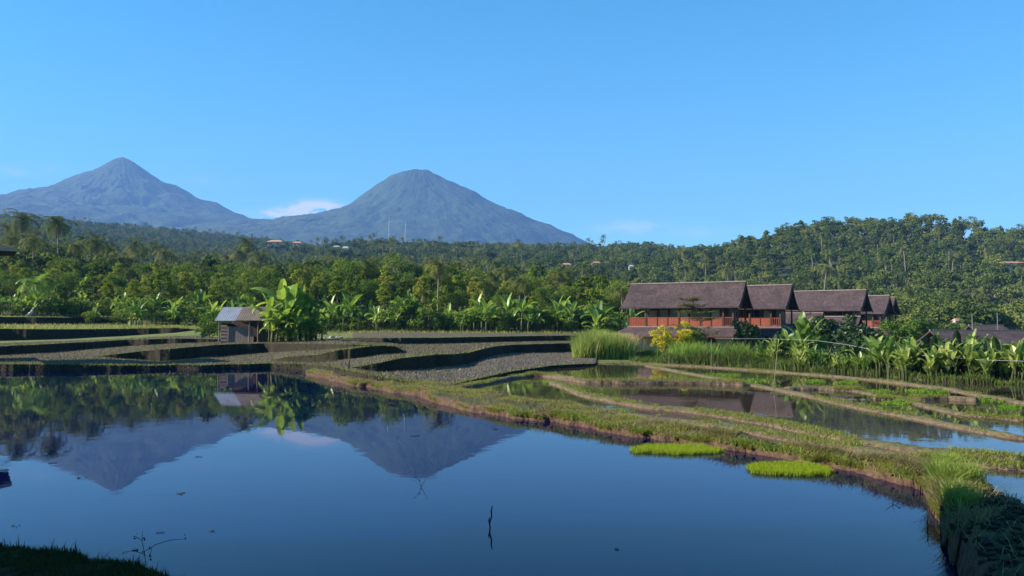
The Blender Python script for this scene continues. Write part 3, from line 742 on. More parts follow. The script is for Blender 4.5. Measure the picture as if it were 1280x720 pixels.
ng.interface.new_socket('Geometry', in_out='INPUT', socket_type='NodeSocketGeometry'); ng.interface.new_socket('Geometry', in_out='OUTPUT', socket_type='NodeSocketGeometry')
gi = ng.nodes.new('NodeGroupInput'); gout = ng.nodes.new('NodeGroupOutput'); prev = None; jn = ng.nodes.new('GeometryNodeJoinGeometry')
def nattr(nm, tp):
    a = ng.nodes.new('GeometryNodeInputNamedAttribute'); a.data_type = tp; a.inputs['Name'].default_value = nm
    return [s for s in a.outputs if s.enabled and s.name == 'Attribute'][0]
sc_s, rt_s, ix_s = nattr('tscale', 'FLOAT'), nattr('trot', 'FLOAT'), nattr('tidx', 'INT')
cx_ = ng.nodes.new('ShaderNodeCombineXYZ'); ng.links.new(rt_s, cx_.inputs[2])
for ki, k in enumerate(['clove_tree', 'broadleaf_tree', 'coconut_palm']):
    for v in range(3):
        oi = ng.nodes.new('GeometryNodeObjectInfo'); oi.inputs['Object'].default_value = protos[(k, v)]; oi.inputs['As Instance'].default_value = True
        cmp_ = ng.nodes.new('FunctionNodeCompare'); cmp_.data_type = 'INT'; cmp_.operation = 'EQUAL'
        ins = [s for s in cmp_.inputs if s.enabled]; ng.links.new(ix_s, ins[0]); ins[1].default_value = ki*3+v
        ip = ng.nodes.new('GeometryNodeInstanceOnPoints'); ng.links.new(gi.outputs[0], ip.inputs['Points']); ng.links.new(oi.outputs['Geometry'], ip.inputs['Instance'])
        ng.links.new([s for s in cmp_.outputs if s.enabled][0], ip.inputs['Selection']); ng.links.new(cx_.outputs[0], ip.inputs['Rotation']); ng.links.new(sc_s, ip.inputs['Scale'])
        ng.links.new(ip.outputs[0], jn.inputs[0])
ng.links.new(jn.outputs[0], gout.inputs[0])
md = fo.modifiers.new('trees', 'NODES'); md.node_group = ng

# ---------------------------------------------------------------- labels of the belt plants
LAND = [(0, 'the left edge'), (285, 'the tin roofed hut'), (360, 'the banana clump beside the hut'), (547, 'the tallest palm of the belt'), (755, 'the tall grass clump')]
ORD = ['first', 'second', 'third', 'fourth', 'fifth', 'sixth', 'seventh', 'eighth', 'ninth', 'tenth', 'eleventh', 'twelfth', 'thirteenth', 'fourteenth', 'fifteenth', 'sixteenth', 'seventeenth', 'eighteenth', 'nineteenth', 'twentieth']
def ordn(i): return ORD[i] if i < len(ORD) else 'twenty-%s' % ORD[i-20] if i < 29 else 'far'
LOOK = {'clove_tree': 'yellow green clove tree', 'broadleaf_tree': 'dark green broadleaf tree', 'coconut_palm': 'coconut palm', 'banana_plant': 'banana plant', 'shrub': 'low bushy shrub'}
def finish_labels():
    bins = {}
    for o, x, D, kind, grp in ALL:
        if o.get('label'): continue
        lm = min(LAND, key=lambda q: abs(q[0]-x)); side = 'right' if x >= lm[0] else 'left'
        depth = 'front' if D < 112 else ('middle' if D < 135 else 'back')
        bins.setdefault((kind, lm[0], lm[1], side, depth), []).append((abs(x-lm[0]), o, x))
    for (kind, lx, lm, side, depth), L_ in bins.items():
        L_.sort(key=lambda q: q[0])
        for i, (d, o, x) in enumerate(L_):
            if x < 0: tx_ = '%s %s cut by the left edge in the %s of the tree belt' % (ordn(i), LOOK[kind], depth)
            else: tx_ = '%s %s to the %s of %s, in the %s of the tree belt' % (ordn(i), LOOK[kind], side, lm, depth)
            if len(tx_.split()) > 16: tx_ = tx_.replace('tree belt', 'belt').replace('to the ', '')
            if len(tx_.split()) > 16: tx_ = tx_.replace(', in the %s of the belt' % depth, ', %s row' % depth)
            tag(o, tx_, CATS[kind], {'clove_tree': 'clove trees in the belt', 'broadleaf_tree': 'broadleaf trees in the belt', 'coconut_palm': 'coconut palms in the belt', 'banana_plant': 'banana plants in the belt', 'shrub': 'shrubs along the foot of the tree belt'}[kind])
finish_labels()

# ---------------------------------------------------------------- haze over the whole valley
g = G(); g.box(-6200, 5200, -700, 8200, -11, 1460)
mh, t, out = new_mat('haze'); pvn = t.nodes.new('ShaderNodeVolumePrincipled'); pvn.inputs['Density'].default_value = HAZE; pvn.inputs['Color'].default_value = (.21, .44, 1.0, 1)
pvn.inputs['Anisotropy'].default_value = 0.0
t.links.new(pvn.outputs[0], out.inputs['Volume']); tag(g.build('haze', mh), kind='stuff')

# ---------------------------------------------------------------- houses
def shingle_mat(name, c1, c2, rows=5.2):
    m, t, out = new_mat(name); p = t.nodes.new('ShaderNodeBsdfPrincipled')
    c = t.nodes.new('ShaderNodeTexCoord'); mp = t.nodes.new('ShaderNodeMapping'); mp.inputs['Rotation'].default_value = (R(90), 0, 0); t.links.new(c.outputs['Object'], mp.inputs[0])
    br = t.nodes.new('ShaderNodeTexBrick'); br.inputs['Scale'].default_value = rows; br.inputs['Mortar Size'].default_value = .03; br.inputs['Color1'].default_value = (*c1, 1); br.inputs['Color2'].default_value = (*c2, 1)
    br.inputs['Mortar'].default_value = (c1[0]*.4, c1[1]*.4, c1[2]*.4, 1); br.inputs['Brick Width'].default_value = .9; br.inputs['Row Height'].default_value = .8
    t.links.new(mp.outputs[0], br.inputs['Vector'])
    n = noise_node(t, .9, 6); mm = t.nodes.new('ShaderNodeMixRGB'); mm.blend_type = 'MULTIPLY'; mm.inputs[0].default_value = 1
    t.links.new(br.outputs[0], mm.inputs[1]); t.links.new(ramp(t, n, [(.25, (.55, .55, .52)), (.75, (1.25, 1.2, 1.2))]), mm.inputs[2])
    t.links.new(mm.outputs[0], p.inputs['Base Color']); p.inputs['Roughness'].default_value = .85; p.inputs['Specular IOR Level'].default_value = .25
    b = t.nodes.new('ShaderNodeBump'); b.inputs['Strength'].default_value = .6; b.inputs['Distance'].default_value = .05; t.links.new(br.outputs['Fac'], b.inputs['Height']); b.invert = True
    t.links.new(b.outputs[0], p.inputs['Normal']); t.links.new(p.outputs[0], out.inputs[0]); return m
m_roof = shingle_mat('wood_shingles', (.054, .037, .042), (.086, .060, .064))
m_ridge = surf('ridge_boards', (.16, .13, .12), (.24, .2, .18), 3)
m_red = surf('red_wood_panel', (.17, .042, .026), (.26, .068, .04), 2, .6, .2, 10, vec_scale=(6, 6, .6))
m_wood = surf('dark_wood', (.05, .026, .018), (.095, .05, .034), 2, .7, .3, 12, vec_scale=(5, 5, .6))
m_wood2 = surf('orange_wood', (.26, .12, .065), (.36, .18, .10), 2, .6, .2, 10, vec_scale=(5, 5, .6))
m_cream = surf('cream_plaster', (.42, .33, .24), (.55, .45, .34), 1.2, .9, .2, 8)
m_curtain = surf('curtain', (.30, .25, .19), (.4, .34, .27), 6, .9)
m_sky_glass = None
def glass_mat(name, c):
    m, t, out = new_mat(name); p = t.nodes.new('ShaderNodeBsdfPrincipled'); p.inputs['Base Color'].default_value = (*c, 1); p.inputs['Roughness'].default_value = .25; p.inputs['Specular IOR Level'].default_value = .3
    t.links.new(p.outputs[0], out.inputs[0]); return m
m_glass = glass_mat('window_glass', (.02, .02, .022))
m_pale = surf('pale_trim', (.26, .20, .17), (.36, .29, .25), 3, .8)
m_stone = surf('foundation_stone', (.16, .13, .11), (.28, .24, .2), 3, .95, .6, 9)

def sheet(pts2, y0, y1, th=.10, axis='x', mi=0, g_=None):
    """extrude an open (y,z) profile along local x with thickness"""
    g_ = g_ or G(); n = len(pts2); V = []
    for x in (y0, y1):
        for (y, z) in pts2: V.append((x, y, z))
        for (y, z) in pts2: V.append((x, y, z-th))
    F_ = []
    for i in range(n-1):
        F_ += [(i, i+1, 2*n+i+1, 2*n+i), (n+i+1, n+i, 3*n+i, 3*n+i+1), (i+1, i, n+i, n+i+1), (2*n+i, 2*n+i+1, 3*n+i+1, 3*n+i)]
    F_ += [(0, 2*n, 3*n, n), (n-1, 2*n-1, 4*n-1, 3*n-1)]
    return g_.add(V, F_, mi)
def slope(sgn, zr, ze, w_, flare=.28, ext=0):
    P = []
    for i in range(9):
        f = i/8; z = zr+(ze-zr)*f-math.sin(math.pi*f)*flare; P.append((sgn*(w_*f), z))
    return P
def posts(g_, pts, z0, z1, s=.08):
    for x, y in pts: g_.box(x-s, x+s, y-s, y+s, z0, z1)
def house(name, label, right_px, right_py, D1, L, zg0, zridge=7.0, wdt=3.3, rise=2.5, rz=-26, rails=True, left_open=2.0, detail=True, skirt=True, group='brown shingle roofed guest houses'):
    """origin under the middle of the ridge; local +x towards the nearer (right) end, -y is the front"""
    th = R(rz); Pr = atD(right_px, right_py, D1); dx, dy = math.cos(th), math.sin(th)
    zr = Pr.z-zg0; c = (Pr.x-dx*L/2, Pr.y-dy*L/2, zg0)
    t = empty(name, c, th); tag(t, label, 'house', group)
    h = L/2; ze = zr-rise; zf = ze-1.95
    rf = G(); sheet(slope(-1, zr, ze, wdt), -h, h, .13, g_=rf); sheet(slope(1, zr-.004, ze, wdt)[::1], -h, h, .13, g_=rf)
    ro = rf.build('roof', m_roof, t)
    G().box(-h-.03, h+.03, -.12, .12, zr-.03, zr+.09).build('ridge_board', m_ridge, ro)
    for s in (-1, 1):      # barge boards along both verges
        bg_ = G()
        for sg in (-1, 1):
            P = slope(sg, zr-.10, ze-.10, wdt+.02)
            sheet(P, s*(h+.005), s*(h+.07), .24, g_=bg_)
        bg_.build('barge_board', m_wood, ro)
    gx = h-.85
    for s in (-1, 1):      # gable boards
        P = slope(-1, zr-.2, ze-.05, wdt-.25)[::-1]+slope(1, zr-.2, ze-.05, wdt-.25)[1:]
        gb = G(); gb.slab([(s*gx, y, z-.03) for y, z in P], (-s*.06, 0, 0)); gb.build('gable_wall', m_wood, t)
    fl = G(); fx = h-.55; fy = wdt-.45
    fl.box(-fx, fx, -fy, fy, zf-.22, zf); fl.build('floor_slab', m_pale, t)
    rx0, rx1 = -fx+left_open, fx-.75; ry = -fy+1.3
    uw = G(); uw.box(rx0, rx1, ry, fy-.1, zf+.002, ze-.12); wl = uw.build('upper_wall', m_wood, t)
    G().box(rx0-.03, rx0+.75, ry-.06, ry-.002, zf+.02, ze-.3).build('corner_panel', m_wood2, t)
    px_ = [-fx+.1, -fx+.1+left_open*.95, 0.0, rx1-.3, fx-.1]
    for x in px_: G().box(x-.08, x+.08, -fy+.02, -fy+.18, zf+.002, ze+.1).build('post', m_wood, t)
    for s in (-1, 1): G().box(s*(fx-.1)-.08, s*(fx-.1)+.08, fy-.18, fy-.02, zf+.002, ze+.1).build('post', m_wood, t)
    G().box(-fx, fx, -fy+.03, -fy+.15, ze-.02, ze+.12).build('eave_beam', m_wood, t)
    # windows and doors in the recessed wall
    x = rx0+1.15; k = 0
    while x < rx1-1.0:
        door = k % 3 == 1; z0, z1 = (zf+.05, zf+1.75) if door else (zf+.75, zf+1.65)
        fr = G(); a, b = x, x+.72
        for q in ((a-.06, a, z0, z1), (b, b+.06, z0, z1), (a-.06, b+.06, z1, z1+.07), (a-.06, b+.06, z0-.06, z0)): fr.box(q[0], q[1], ry-.07, ry-.003, q[2], q[3])
        fo_ = fr.build('door' if door else 'window', m_wood2, t)
        G().box(a+.004, b-.004, ry-.03, ry-.006, z0+.004, z1-.004).build('pane', m_curtain if k % 3 == 2 else m_glass, fo_)
        x += 1.05; k += 1
    # right (near) end wall window pair
    for yy in (-.2, 1.1):
        fo_ = G().box(rx1+.003, rx1+.05, yy, yy+.62, zf+.75, zf+1.6).build('window', m_pale, t)
        G().box(rx1+.052, rx1+.065, yy+.06, yy+.56, zf+.81, zf+1.54).build('pane', m_glass, fo_)
    if rails:
        def balus(x0, x1, y, nm='railing'):
            b = G(); b.box(x0, x1, y-.03, y+.03, zf+.86, zf+.93); b.box(x0, x1, y-.03, y+.03, zf+.08, zf+.14)
            n_ = int((x1-x0)/.17)
            for i in range(n_): xx = x0+(i+.5)*(x1-x0)/n_; b.box(xx-.025, xx+.025, y-.02, y+.02, zf+.14, zf+.86)
            b.build(nm, m_red, t)
        xs = [px_[0]+.09, px_[1]-.09]; balus(xs[0], xs[1], -fy+.1)
        x = px_[1]+.09; end = px_[3]-.09; n_ = max(1, round((end-x)/1.15)); st = (end-x)/n_
        for i in range(n_):
            p = G(); p.box(x+i*st+.03, x+(i+1)*st-.03, -fy+.07, -fy+.11, zf+.06, zf+.86); p.box(x+i*st, x+(i+1)*st, -fy+.05, -fy+.13, zf+.862, zf+.93)
            p.build('railing_panel', m_red, t); G().box(x+i*st-.035, x+i*st+.027, -fy+.035, -fy+.145, zf+.004, zf+.98).build('railing_post', m_wood, t)
        balus(px_[3]+.09, px_[4]-.09, -fy+.1)
        s_ = G(); yb = -fy+.2
        s_.box(-fx+.07, -fx+.13, -fy+.2, fy-.2, zf+.86, zf+.93)
        for i in range(26): yy = -fy+.3+i*(2*fy-.6)/26; s_.box(-fx+.075, -fx+.125, yy-.025, yy+.025, zf+.004, zf+.86)
        s_.build('railing', m_red, t)
    if skirt:
        zs0, zs1 = zf-.05, zf-.85; A = [(-fx+.02, -fy+.0), (fx-.02, -fy+.0)]; B = [(-fx-1.35, -fy-1.5), (fx+1.35, -fy-1.5)]
        sk = G(); top = [(-fx, fy, zs0), (-fx, -fy, zs0), (fx, -fy, zs0), (fx, fy, zs0)]; bot = [(-fx-1.25, fy, zs1), (-fx-1.25, -fy-1.35, zs1), (fx+1.25, -fy-1.35, zs1), (fx+1.25, fy, zs1)]
        for i in range(3): sk.slab([top[i], bot[i], bot[i+1], top[i+1]], (0, 0, -.12))
        sk.build('skirt_roof', m_roof, t)
        ed = G()
        for i in range(3):
            a, b = Vector(bot[i]), Vector(bot[i+1]); d = (b-a).normalized(); nn = Vector((d.y, -d.x, 0))*.05
            if nn.dot(Vector((a.x, a.y, 0))+Vector((b.x, b.y, 0))) < 0: nn = -nn
            ed.slab([a+nn*.1, b+nn*.1, b+nn*.1-Vector((0, 0, .16)), a+nn*.1-Vector((0, 0, .16))], nn)
        ed.build('fascia', m_wood, t)
    lw = G(); lw.box(-fx+.15, fx-.15, -fy+.75, fy-.2, -.4, zf-.24); lo = lw.build('lower_wall', m_cream, t)
    for x in (-fx*.45, .1*fx, fx*.55):
        fo_ = G().box(x-.5, x+.5, -fy+.68, -fy+.748, .9, 1.5).build('window', m_wood, t); G().box(x-.42, x+.42, -fy+.655, -fy+.678, .96, 1.44).build('pane', m_glass, fo_)
    for x in np.linspace(-fx+.1, fx-.1, max(3, int(L/2.4))): G().box(x-.09, x+.09, -fy-.02, -fy+.16, -.5, zf-.225).build('post', m_wood, t)
    G().box(-fx-.1, fx+.1, -fy-.1, fy+.1, -.6, .05).build('foundation', m_stone, t)
    return t
H1 = house('guest_house', 'nearest and largest brown roofed house with red balcony railing beside the tall grass', 932, 352, 79, 11.9, 0.0, rz=-28)
H2 = house('guest_house', 'second brown roofed house with red railing, close behind the largest house', 990, 356, 85, 7.6, 0.0, left_open=1.2, rz=-31)
H3 = house('guest_house', 'third brown roofed house, with a long roof and a small lower gable at its side', 1083, 362.3, 98, 10.5, -.6, rails=True, left_open=1.4, rz=-36)
H4 = house('guest_house', 'fourth brown roofed house, half hidden behind the long roofed one', 1112, 369.3, 112, 7.6, -.8, left_open=1.2, rz=-38)
H5 = house('guest_house', 'farthest brown roofed house, only its narrow gable end showing at the right', 1119, 371.5, 121, 7.2, -.9, left_open=1.2, rz=-39)
# lower gabled annexe in front of the third house
def small_roof(name, label, px, py, D1, L, zr, wdt, rise, rz, cat='outbuilding', grp=None, wall=m_wood, zb=-.3):
    th = R(rz); Pr = atD(px, py, D1); dx, dy = math.cos(th), math.sin(th); h = L/2
    t = empty(name, (Pr.x-dx*h, Pr.y-dy*h, zb), th); tag(t, label, cat, grp); zr = Pr.z-zb; ze = zr-rise
    rf = G(); sheet(slope(-1, zr, ze, wdt, .06), -h, h, .12, g_=rf); sheet(slope(1, zr-.004, ze, wdt, .06), -h, h, .12, g_=rf); ro = rf.build('roof', m_roof, t)
    G().box(-h-.02, h+.02, -.1, .1, zr-.03, zr+.07).build('ridge_board', m_ridge, ro)
    for s in (-1, 1): G().slab([(s*(h-.5), -wdt+.3, ze), (s*(h-.5), wdt-.3, ze), (s*(h-.5), 0, zr-.25)], (-s*.06, 0, 0)).build('gable_wall', m_wood, t)
    G().box(-h+.55, h-.55, -wdt+.6, wdt-.4, -.4, ze+.05).build('wall', wall, t)
    for x in np.linspace(-h+.2, h-.2, max(2, int(L/2.6))): G().box(x-.08, x+.08, -wdt+.2, -wdt+.36, -.4, ze+.02).build('post', m_pale, t)
    return t
small_roof('annexe', 'low brown gabled annexe with a pale corner post, below the third house', 1076, 395.5, 91, 5.0, 0, 2.4, 1.55, -36)
small_roof('annexe', 'low brown side roof between the second and third houses', 1029, 391, 90, 4.6, 0, 2.4, 1.5, -31)
small_roof('long_shed', 'long low brown roofed building behind the broad leaved plants at the right edge', 1345, 413, 72, 13.4, 0, 3.2, 1.35, 2, grp=None)
small_roof('shed', 'reddish low roof showing above the long low building', 1254, 406.5, 84, 3.6, 0, 1.5, .6, 0)
# whitewashed hut beyond
def village_house(x, y, D, wpx, hpx, label, wallm, roofm, rz=0):
    P = atD(x, y, D); wd = wpx/F*D*.85; hh = hpx/F*D*.8; t = empty('village_house', (P.x, P.y, P.z-hh-.5), R(rz)); tag(t, label, 'house', 'village houses among the trees')
    G().box(-wd/2, wd/2, -wd*.3, wd*.3, -1.5, hh*.62+.5).build('wall', wallm, t)
    rf = G(); z0, z1 = hh*.6+.5, hh+.5
    rf.add([(-wd*.56, -wd*.4, z0), (wd*.56, -wd*.4, z0), (wd*.56, wd*.4, z0), (-wd*.56, wd*.4, z0), (-wd*.3, 0, z1), (wd*.3, 0, z1)], [(0, 1, 5, 4), (2, 3, 4, 5), (1, 2, 5), (3, 0, 4), (3, 2, 1, 0)])
    rf.build('roof', roofm, t)
    for q in range(5):
        xx = x+wpx*(-.6+.3*q)+random.uniform(-2, 2); DD = D-random.uniform(5, 9)
        zz = P.z-hh*random.uniform(.45, .75) if q not in (0, 4) else P.z-hh*.1; k_ = random.choice(['clove_tree', 'broadleaf_tree']); hT = random.uniform(8, 11)
        o = place(k_, FAR[k_][q % 3], (ux(xx)*DD, DD, CAMZ+(zz-CAMZ)*DD/D-hT), hT/10); l_, g_ = zone_label(k_, x, D, hT/10); tag(o, l_, 'tree', g_)
    for sx in (-.25, .2): G().box(wd*sx-.5, wd*sx+.5, -wd*.3-.05, -wd*.3-.002, hh*.2, hh*.5).build('window', m_glass, t)
    return t
m_white = surf('white_wall', (.40, .39, .37), (.55, .53, .50), 2)
m_tile = surf('orange_tile_roof', (.38, .18, .12), (.5, .26, .18), 2); m_grey = surf('grey_sheet_roof', (.30, .34, .40), (.42, .46, .52), 2, .5, metal=.2)
village_house(345, 300, 640, 22, 9, 'orange roofed house high on the slope below the white cloud', m_cream, m_tile)
village_house(372, 302, 655, 12, 6, 'small orange roofed house just right of the one below the cloud', m_cream, m_tile)
village_house(421, 307, 520, 10, 5, 'small white building left of a pair on the middle slope', m_white, m_grey)
village_house(432, 308, 500, 9, 7, 'white walled building nearest the transmission masts', m_white, m_grey)
village_house(302, 344, 170, 24, 10, 'blue grey sheet roofed house among trees above the hut', m_white, m_grey, 10)
village_house(350, 346, 190, 18, 9, 'pale house partly hidden above the banana clump', m_white, m_tile, -8)
village_house(708, 329, 330, 14, 6, 'white house with red roof on the slope left of the big house', m_white, m_tile)
village_house(745, 327, 360, 12, 5, 'low pink roofed house on the slope above the tall grass', m_cream, m_tile)
village_house(789, 331, 330, 7, 6, 'small white house just above the left end of the big roof', m_white, m_grey)
village_house(600, 345, 240, 12, 6, 'small pale house between palms left of the dry palm', m_cream, m_grey)
village_house(1196, 398, 150, 13, 10, 'whitewashed little house behind the long low roof', m_white, m_tile, 15)
village_house(1262, 327, 330, 34, 7, 'long orange roof half buried in the hillside trees at the right edge', m_cream, m_tile)

# ---------------------------------------------------------------- tin roofed hut on the terrace
m_tin = surf('bluish_tin', (.15, .17, .23), (.22, .25, .32), 1.2, .55, .3, 14, metal=.15, c3=(.17, .17, .19))
m_rust = surf('rusty_tin', (.10, .075, .065), (.17, .135, .12), 1.5, .7)
m_plank = surf('weathered_plank', (.11, .085, .08), (.20, .16, .155), 3, .9, .4, 10, vec_scale=(7, 7, .7))
hx = 306; hD = 70.5; hz0 = zg(hx, hD); hut = empty('hut', (ux(hx)*hD, hD, hz0-.05), R(-6)); tag(hut, 'small plank hut with a bluish tin roof on the rice terrace', 'hut')
def corrug(x0, x1, y0, z0, y1, z1, mi=0):
    g_ = G(); n_ = int((x1-x0)/.05); V = []
    nx, nz_ = (z1-z0), -(y1-y0); ln = math.hypot(nx, nz_)
    for i in range(n_+1):
        o_ = .02*math.sin(i*1.57); x = x0+(x1-x0)*i/n_; V += [(x, y0, z0+o_), (x, y1, z1+o_), (x, y0, z0+o_-.015), (x, y1, z1+o_-.015)]
    F_ = []
    for i in range(n_): a = 4*i; F_ += [(a, a+4, a+5, a+1), (a+2, a+3, a+7, a+6), (a, a+2, a+6, a+4), (a+1, a+5, a+7, a+3)]
    return g_.add(V, F_)
hr = corrug(-2.05, -.2, -1.5, 1.95, .1, 3.15).build('roof', m_tin, hut)
corrug(-.2, 2.3, -1.45, 1.98, .1, 3.17).build('rusty_sheet', m_rust, hr); corrug(-2.0, 2.3, 1.7, 1.95, .08, 3.15).build('back_sheet', m_rust, hr)
for (x, y) in ((-1.75, -1.25), (1.75, -1.25), (-1.75, 1.3), (1.75, 1.3), (1.0, -1.3)): G().tube([(x, y, -.3), (x+.02, y, 2.1)], .055, 6).build('post', m_plank, hut)
for i in range(12):
    x = -1.1+i*.2; 
    if i == 0: wp_ = G()
    wp_.box(x+.006, x+.19, -1.06, -1.03+.004*(i % 2), .05, 1.42+.05*math.sin(i*2.3))
wp_.build('plank_wall', m_plank, hut)
wp_ = G()
for i in range(5): wp_.box(-1.7, -1.12, -1.05, -1.02, .15+i*.3, .38+i*.3)
wp_.build('slat_wall', m_plank, hut)
wp_ = G(); wp_.box(-1.72, -1.68, -1.0, 1.25, 0, 1.7); wp_.box(-1.68, 1.72, 1.22, 1.26, 0, 1.9); wp_.box(1.68, 1.72, -1.0, 1.2, 0, 1.9); wp_.build('side_wall', m_wood, hut)
G().box(-1.9, 1.9, -1.32, -1.2, -.2, .06).build('sill_beam', m_plank, hut)

# banana clump beside the hut
CL = [(338, 372, 68.5, 1), (352, 345, 69.5, 0), (364, 352, 68.8, 3), (376, 362, 69.8, 2), (388, 368, 70.5, 1), (395, 380, 71.5, 0), (346, 385, 67.6, 2), (370, 388, 67.4, 1)]
CLN = ['leftmost banana plant of the clump, leaning over the hut roof', 'tallest banana plant of the clump with upright yellow green leaves', 'banana plant right beside the tallest one of the hut clump', 'banana plant in the middle right of the hut clump', 'second banana plant from the right of the hut clump', 'rightmost banana plant of the clump beside the hut', 'low banana plant in front of the left half of the hut clump', 'low banana plant in front of the right half of the hut clump']
for (x, yt_, D, v), l in zip(CL, CLN):
    h = hfor(x, yt_, D); o = place('banana_plant', KN['banana_plant'][v], (ux(x)*D, D, zg(x, D)-.05), h/5.0*1.08, random.uniform(0, 6.28)); tag(o, l, 'banana plant', 'banana clump beside the hut')
for (x, D, h, l) in [(345, 68.6, 2.0, 'left dark shrub under the banana clump by the hut'), (360, 68.8, 2.4, 'middle dark shrub under the banana clump by the hut'), (376, 69, 2.3, 'third dark shrub under the banana clump by the hut'), (391, 70, 2.2, 'right dark shrub under the banana clump by the hut')]:
    o = place('shrub', KN['shrub'][0], (ux(x)*D, D, zg(x, D)-.1), h/2.5); tag(o, l, 'shrub', 'shrubs under the banana clump')
o = place('shrub', KN['shrub'][1], (ux(262)*82, 82, zg(262, 82)-.1), 1.25); tag(o, 'bright green round bush just left of the hut', 'shrub')
# leaning palm and pale trunk at the far left
m_ptrunk = surf('pale_trunk', (.42, .38, .33), (.6, .55, .48), 6, .9, .3, 10)
Dp = 112; zb = zg(36, Dp); t = empty('coconut_palm', (ux(36)*Dp, Dp, zb-.1)); tag(t, 'young coconut palm with a curved pale trunk at the far left', 'palm tree')
g = G().tube([(-.6, 0, -.3), (.5, 0, .9), (.95, 0, 2.2), (1.0, 0, 3.6), (.85, 0, 4.6)], [.26, .2, .17, .15, .15], 8); g.build('trunk', m_ptrunk, t, True)
fr = []; r_ = np.random.default_rng(5)
for k in range(16): fr += frond((.85, 0, 4.6), 6.28*k/16*2.4, 1.3-1.5*k/16, r_.uniform(3, 3.9), r_, .9, 12)
link('crown', soup_mesh('crown', np.array(fr), 4, m_banana), t)
# dark roof corner of the building at the left edge
m_thatch = surf('dark_thatch', (.02, .018, .018), (.045, .04, .04), 3, 1, .6, 12)
Pc = atD(23, 311.5, 54); t = empty('pavilion', (Pc.x-5*math.cos(R(34))-3.5*math.sin(R(34)), Pc.y-5*math.sin(R(34))+3.5*math.cos(R(34)), .3), R(34)); tag(t, 'dark roofed pavilion corner at the left edge above the water', 'pavilion')
ze = Pc.z-.3; rf = G()
rf.add([(-6, -3.5, ze+.02), (5, -3.5, ze), (5, 3.5, ze), (-6, 3.5, ze), (-4, 0, ze+1.75), (1.2, 0, ze+1.35)], [(0, 1, 5, 4), (2, 3, 4, 5), (1, 2, 5), (3, 0, 4), (3, 2, 1, 0)])
rf.build('roof', m_thatch, t); G().box(-6, 4.95, -3.56, -3.51, ze-.16, ze+.02).build('fascia', m_pale, t)
for x in (-4.6, -.6, 3.2): 
    for y in (-3.2, 3.2): G().tube([(x, y, -1.2), (x, y, ze+.05)], .07, 8).build('post', m_wood, t)
G().box(-5.2, 4.0, -3.3, 3.3, 1.4, 1.6).build('deck', m_wood, t)

# ---------------------------------------------------------------- vegetation in front of the houses
def blade_obj(name, P, h, wd, lean, mat, label, cat, hv=.5, stuff=True):
    o = link(name, soup_mesh(name, blades(np.array(P), h, wd, lean, hv=hv), 4, mat)); tag(o, label, cat, kind='stuff' if stuff else None); return o
P1 = []; H1_ = []
for q in range(15000):
    x = random.gauss(754, 19); x = x if 716 < x < 793 else random.uniform(722, 788); y = 451-abs(random.gauss(0, 4)); D = random.uniform(62, 72)
    P1.append((ux(x)*D, D, max(zg(x, D), .02)-.05)); H1_.append(1.72*(1-((x-752)/62)**2*.75)*(1+.28*nz2(x*.09, D*.8, 1, 3)))
blade_obj('tall_grass', P1, np.array(H1_), .04, .45, m_reed, 'tall dense clump of bright green grass left of the biggest house', 'tall grass', .6, stuff=False)
P1 = []; H1_ = []
for q in range(1600):
    x = random.gauss(768, 12); D = random.uniform(64, 72); P1.append((ux(x)*D, D, .7)); H1_.append(1.25)
blade_obj('seed_heads', P1, np.array(H1_), .07, .5, m_grassd, 'tan seed heads rising out of the tall grass clump', 'grass heads', .25)
P1 = []; H1_ = []
for q in range(15000):
    x = random.uniform(790, 1300); D = lerp([790, 900, 1000, 1080, 1170, 1290], [60, 56, 51, 46.5, 40.5, 38.3], x)+random.uniform(-.6, 2.4); n_ = nz2(x*.03, D*.2, 1)
    P1.append((ux(x)*D, D, .0)); H1_.append((.95+.9*n_)*(1 if 830 < x < 1000 else .42 if x > 1000 else .35))
for q in range(5200):
    x = random.uniform(786, 880); D = random.uniform(60, 76); P1.append((ux(x)*D, D, max(zg(x, D), 0)-.03)); H1_.append(.45+.3*nz2(x*.05, D*.3, 1))
H1_ = np.array(H1_); P1 = np.array(P1); msk = rng.random(len(P1)) < .5
blade_obj('weeds', P1[msk], H1_[msk], .04, .6, m_shrub, 'mixed green weeds along the bank in front of the houses', 'weeds')
blade_obj('dry_weeds', P1[~msk], H1_[~msk]*.8, .04, .6, m_stl, 'brownish dry weeds along the bank in front of the houses', 'weeds')
P1 = []; H1_ = []
for q in range(1500):
    x = random.choice([random.gauss(872, 10), random.gauss(920, 22), random.gauss(985, 22), random.gauss(852, 10)]); D = lerp([790, 900, 1000], [62, 58, 54], x)+random.uniform(0, 3)
    P1.append((ux(x)*D, D, .0)); H1_.append(1.3)
blade_obj('green_reeds', P1, np.array(H1_), .06, .35, m_grassb, 'fresh green reeds between the weeds and the big house', 'reeds')
def bush(name, label, x, D, z, rx, ry, rz_, mat, nclump, rad, size, npc, seed, cat='shrub', stems=True, grp=None):
    r = np.random.default_rng(seed); t = empty(name, (ux(x)*D, D, z)); tag(t, label, cat, grp); C = []; rd = []
    for q in range(nclump):
        d = rvec(r, 1)[0]*r.random()**.4; C.append((d[0]*rx, d[1]*ry, rz_*(1+d[2]*.9))); rd.append(r.uniform(.6, 1.2)*rad)
    link('crown', soup_mesh('crown', clumps(C, rd, npc, size, r, .9, .9), 4, mat), t); g_ = G()
    for q in range(5): c = C[q]; g_.tube([(c[0]*.15, c[1]*.15, -.4), (c[0]*.5, c[1]*.5, c[2]*.5), c], [.05, .035, .015], 5)
    g_.build('stems', m_bark, t); return t
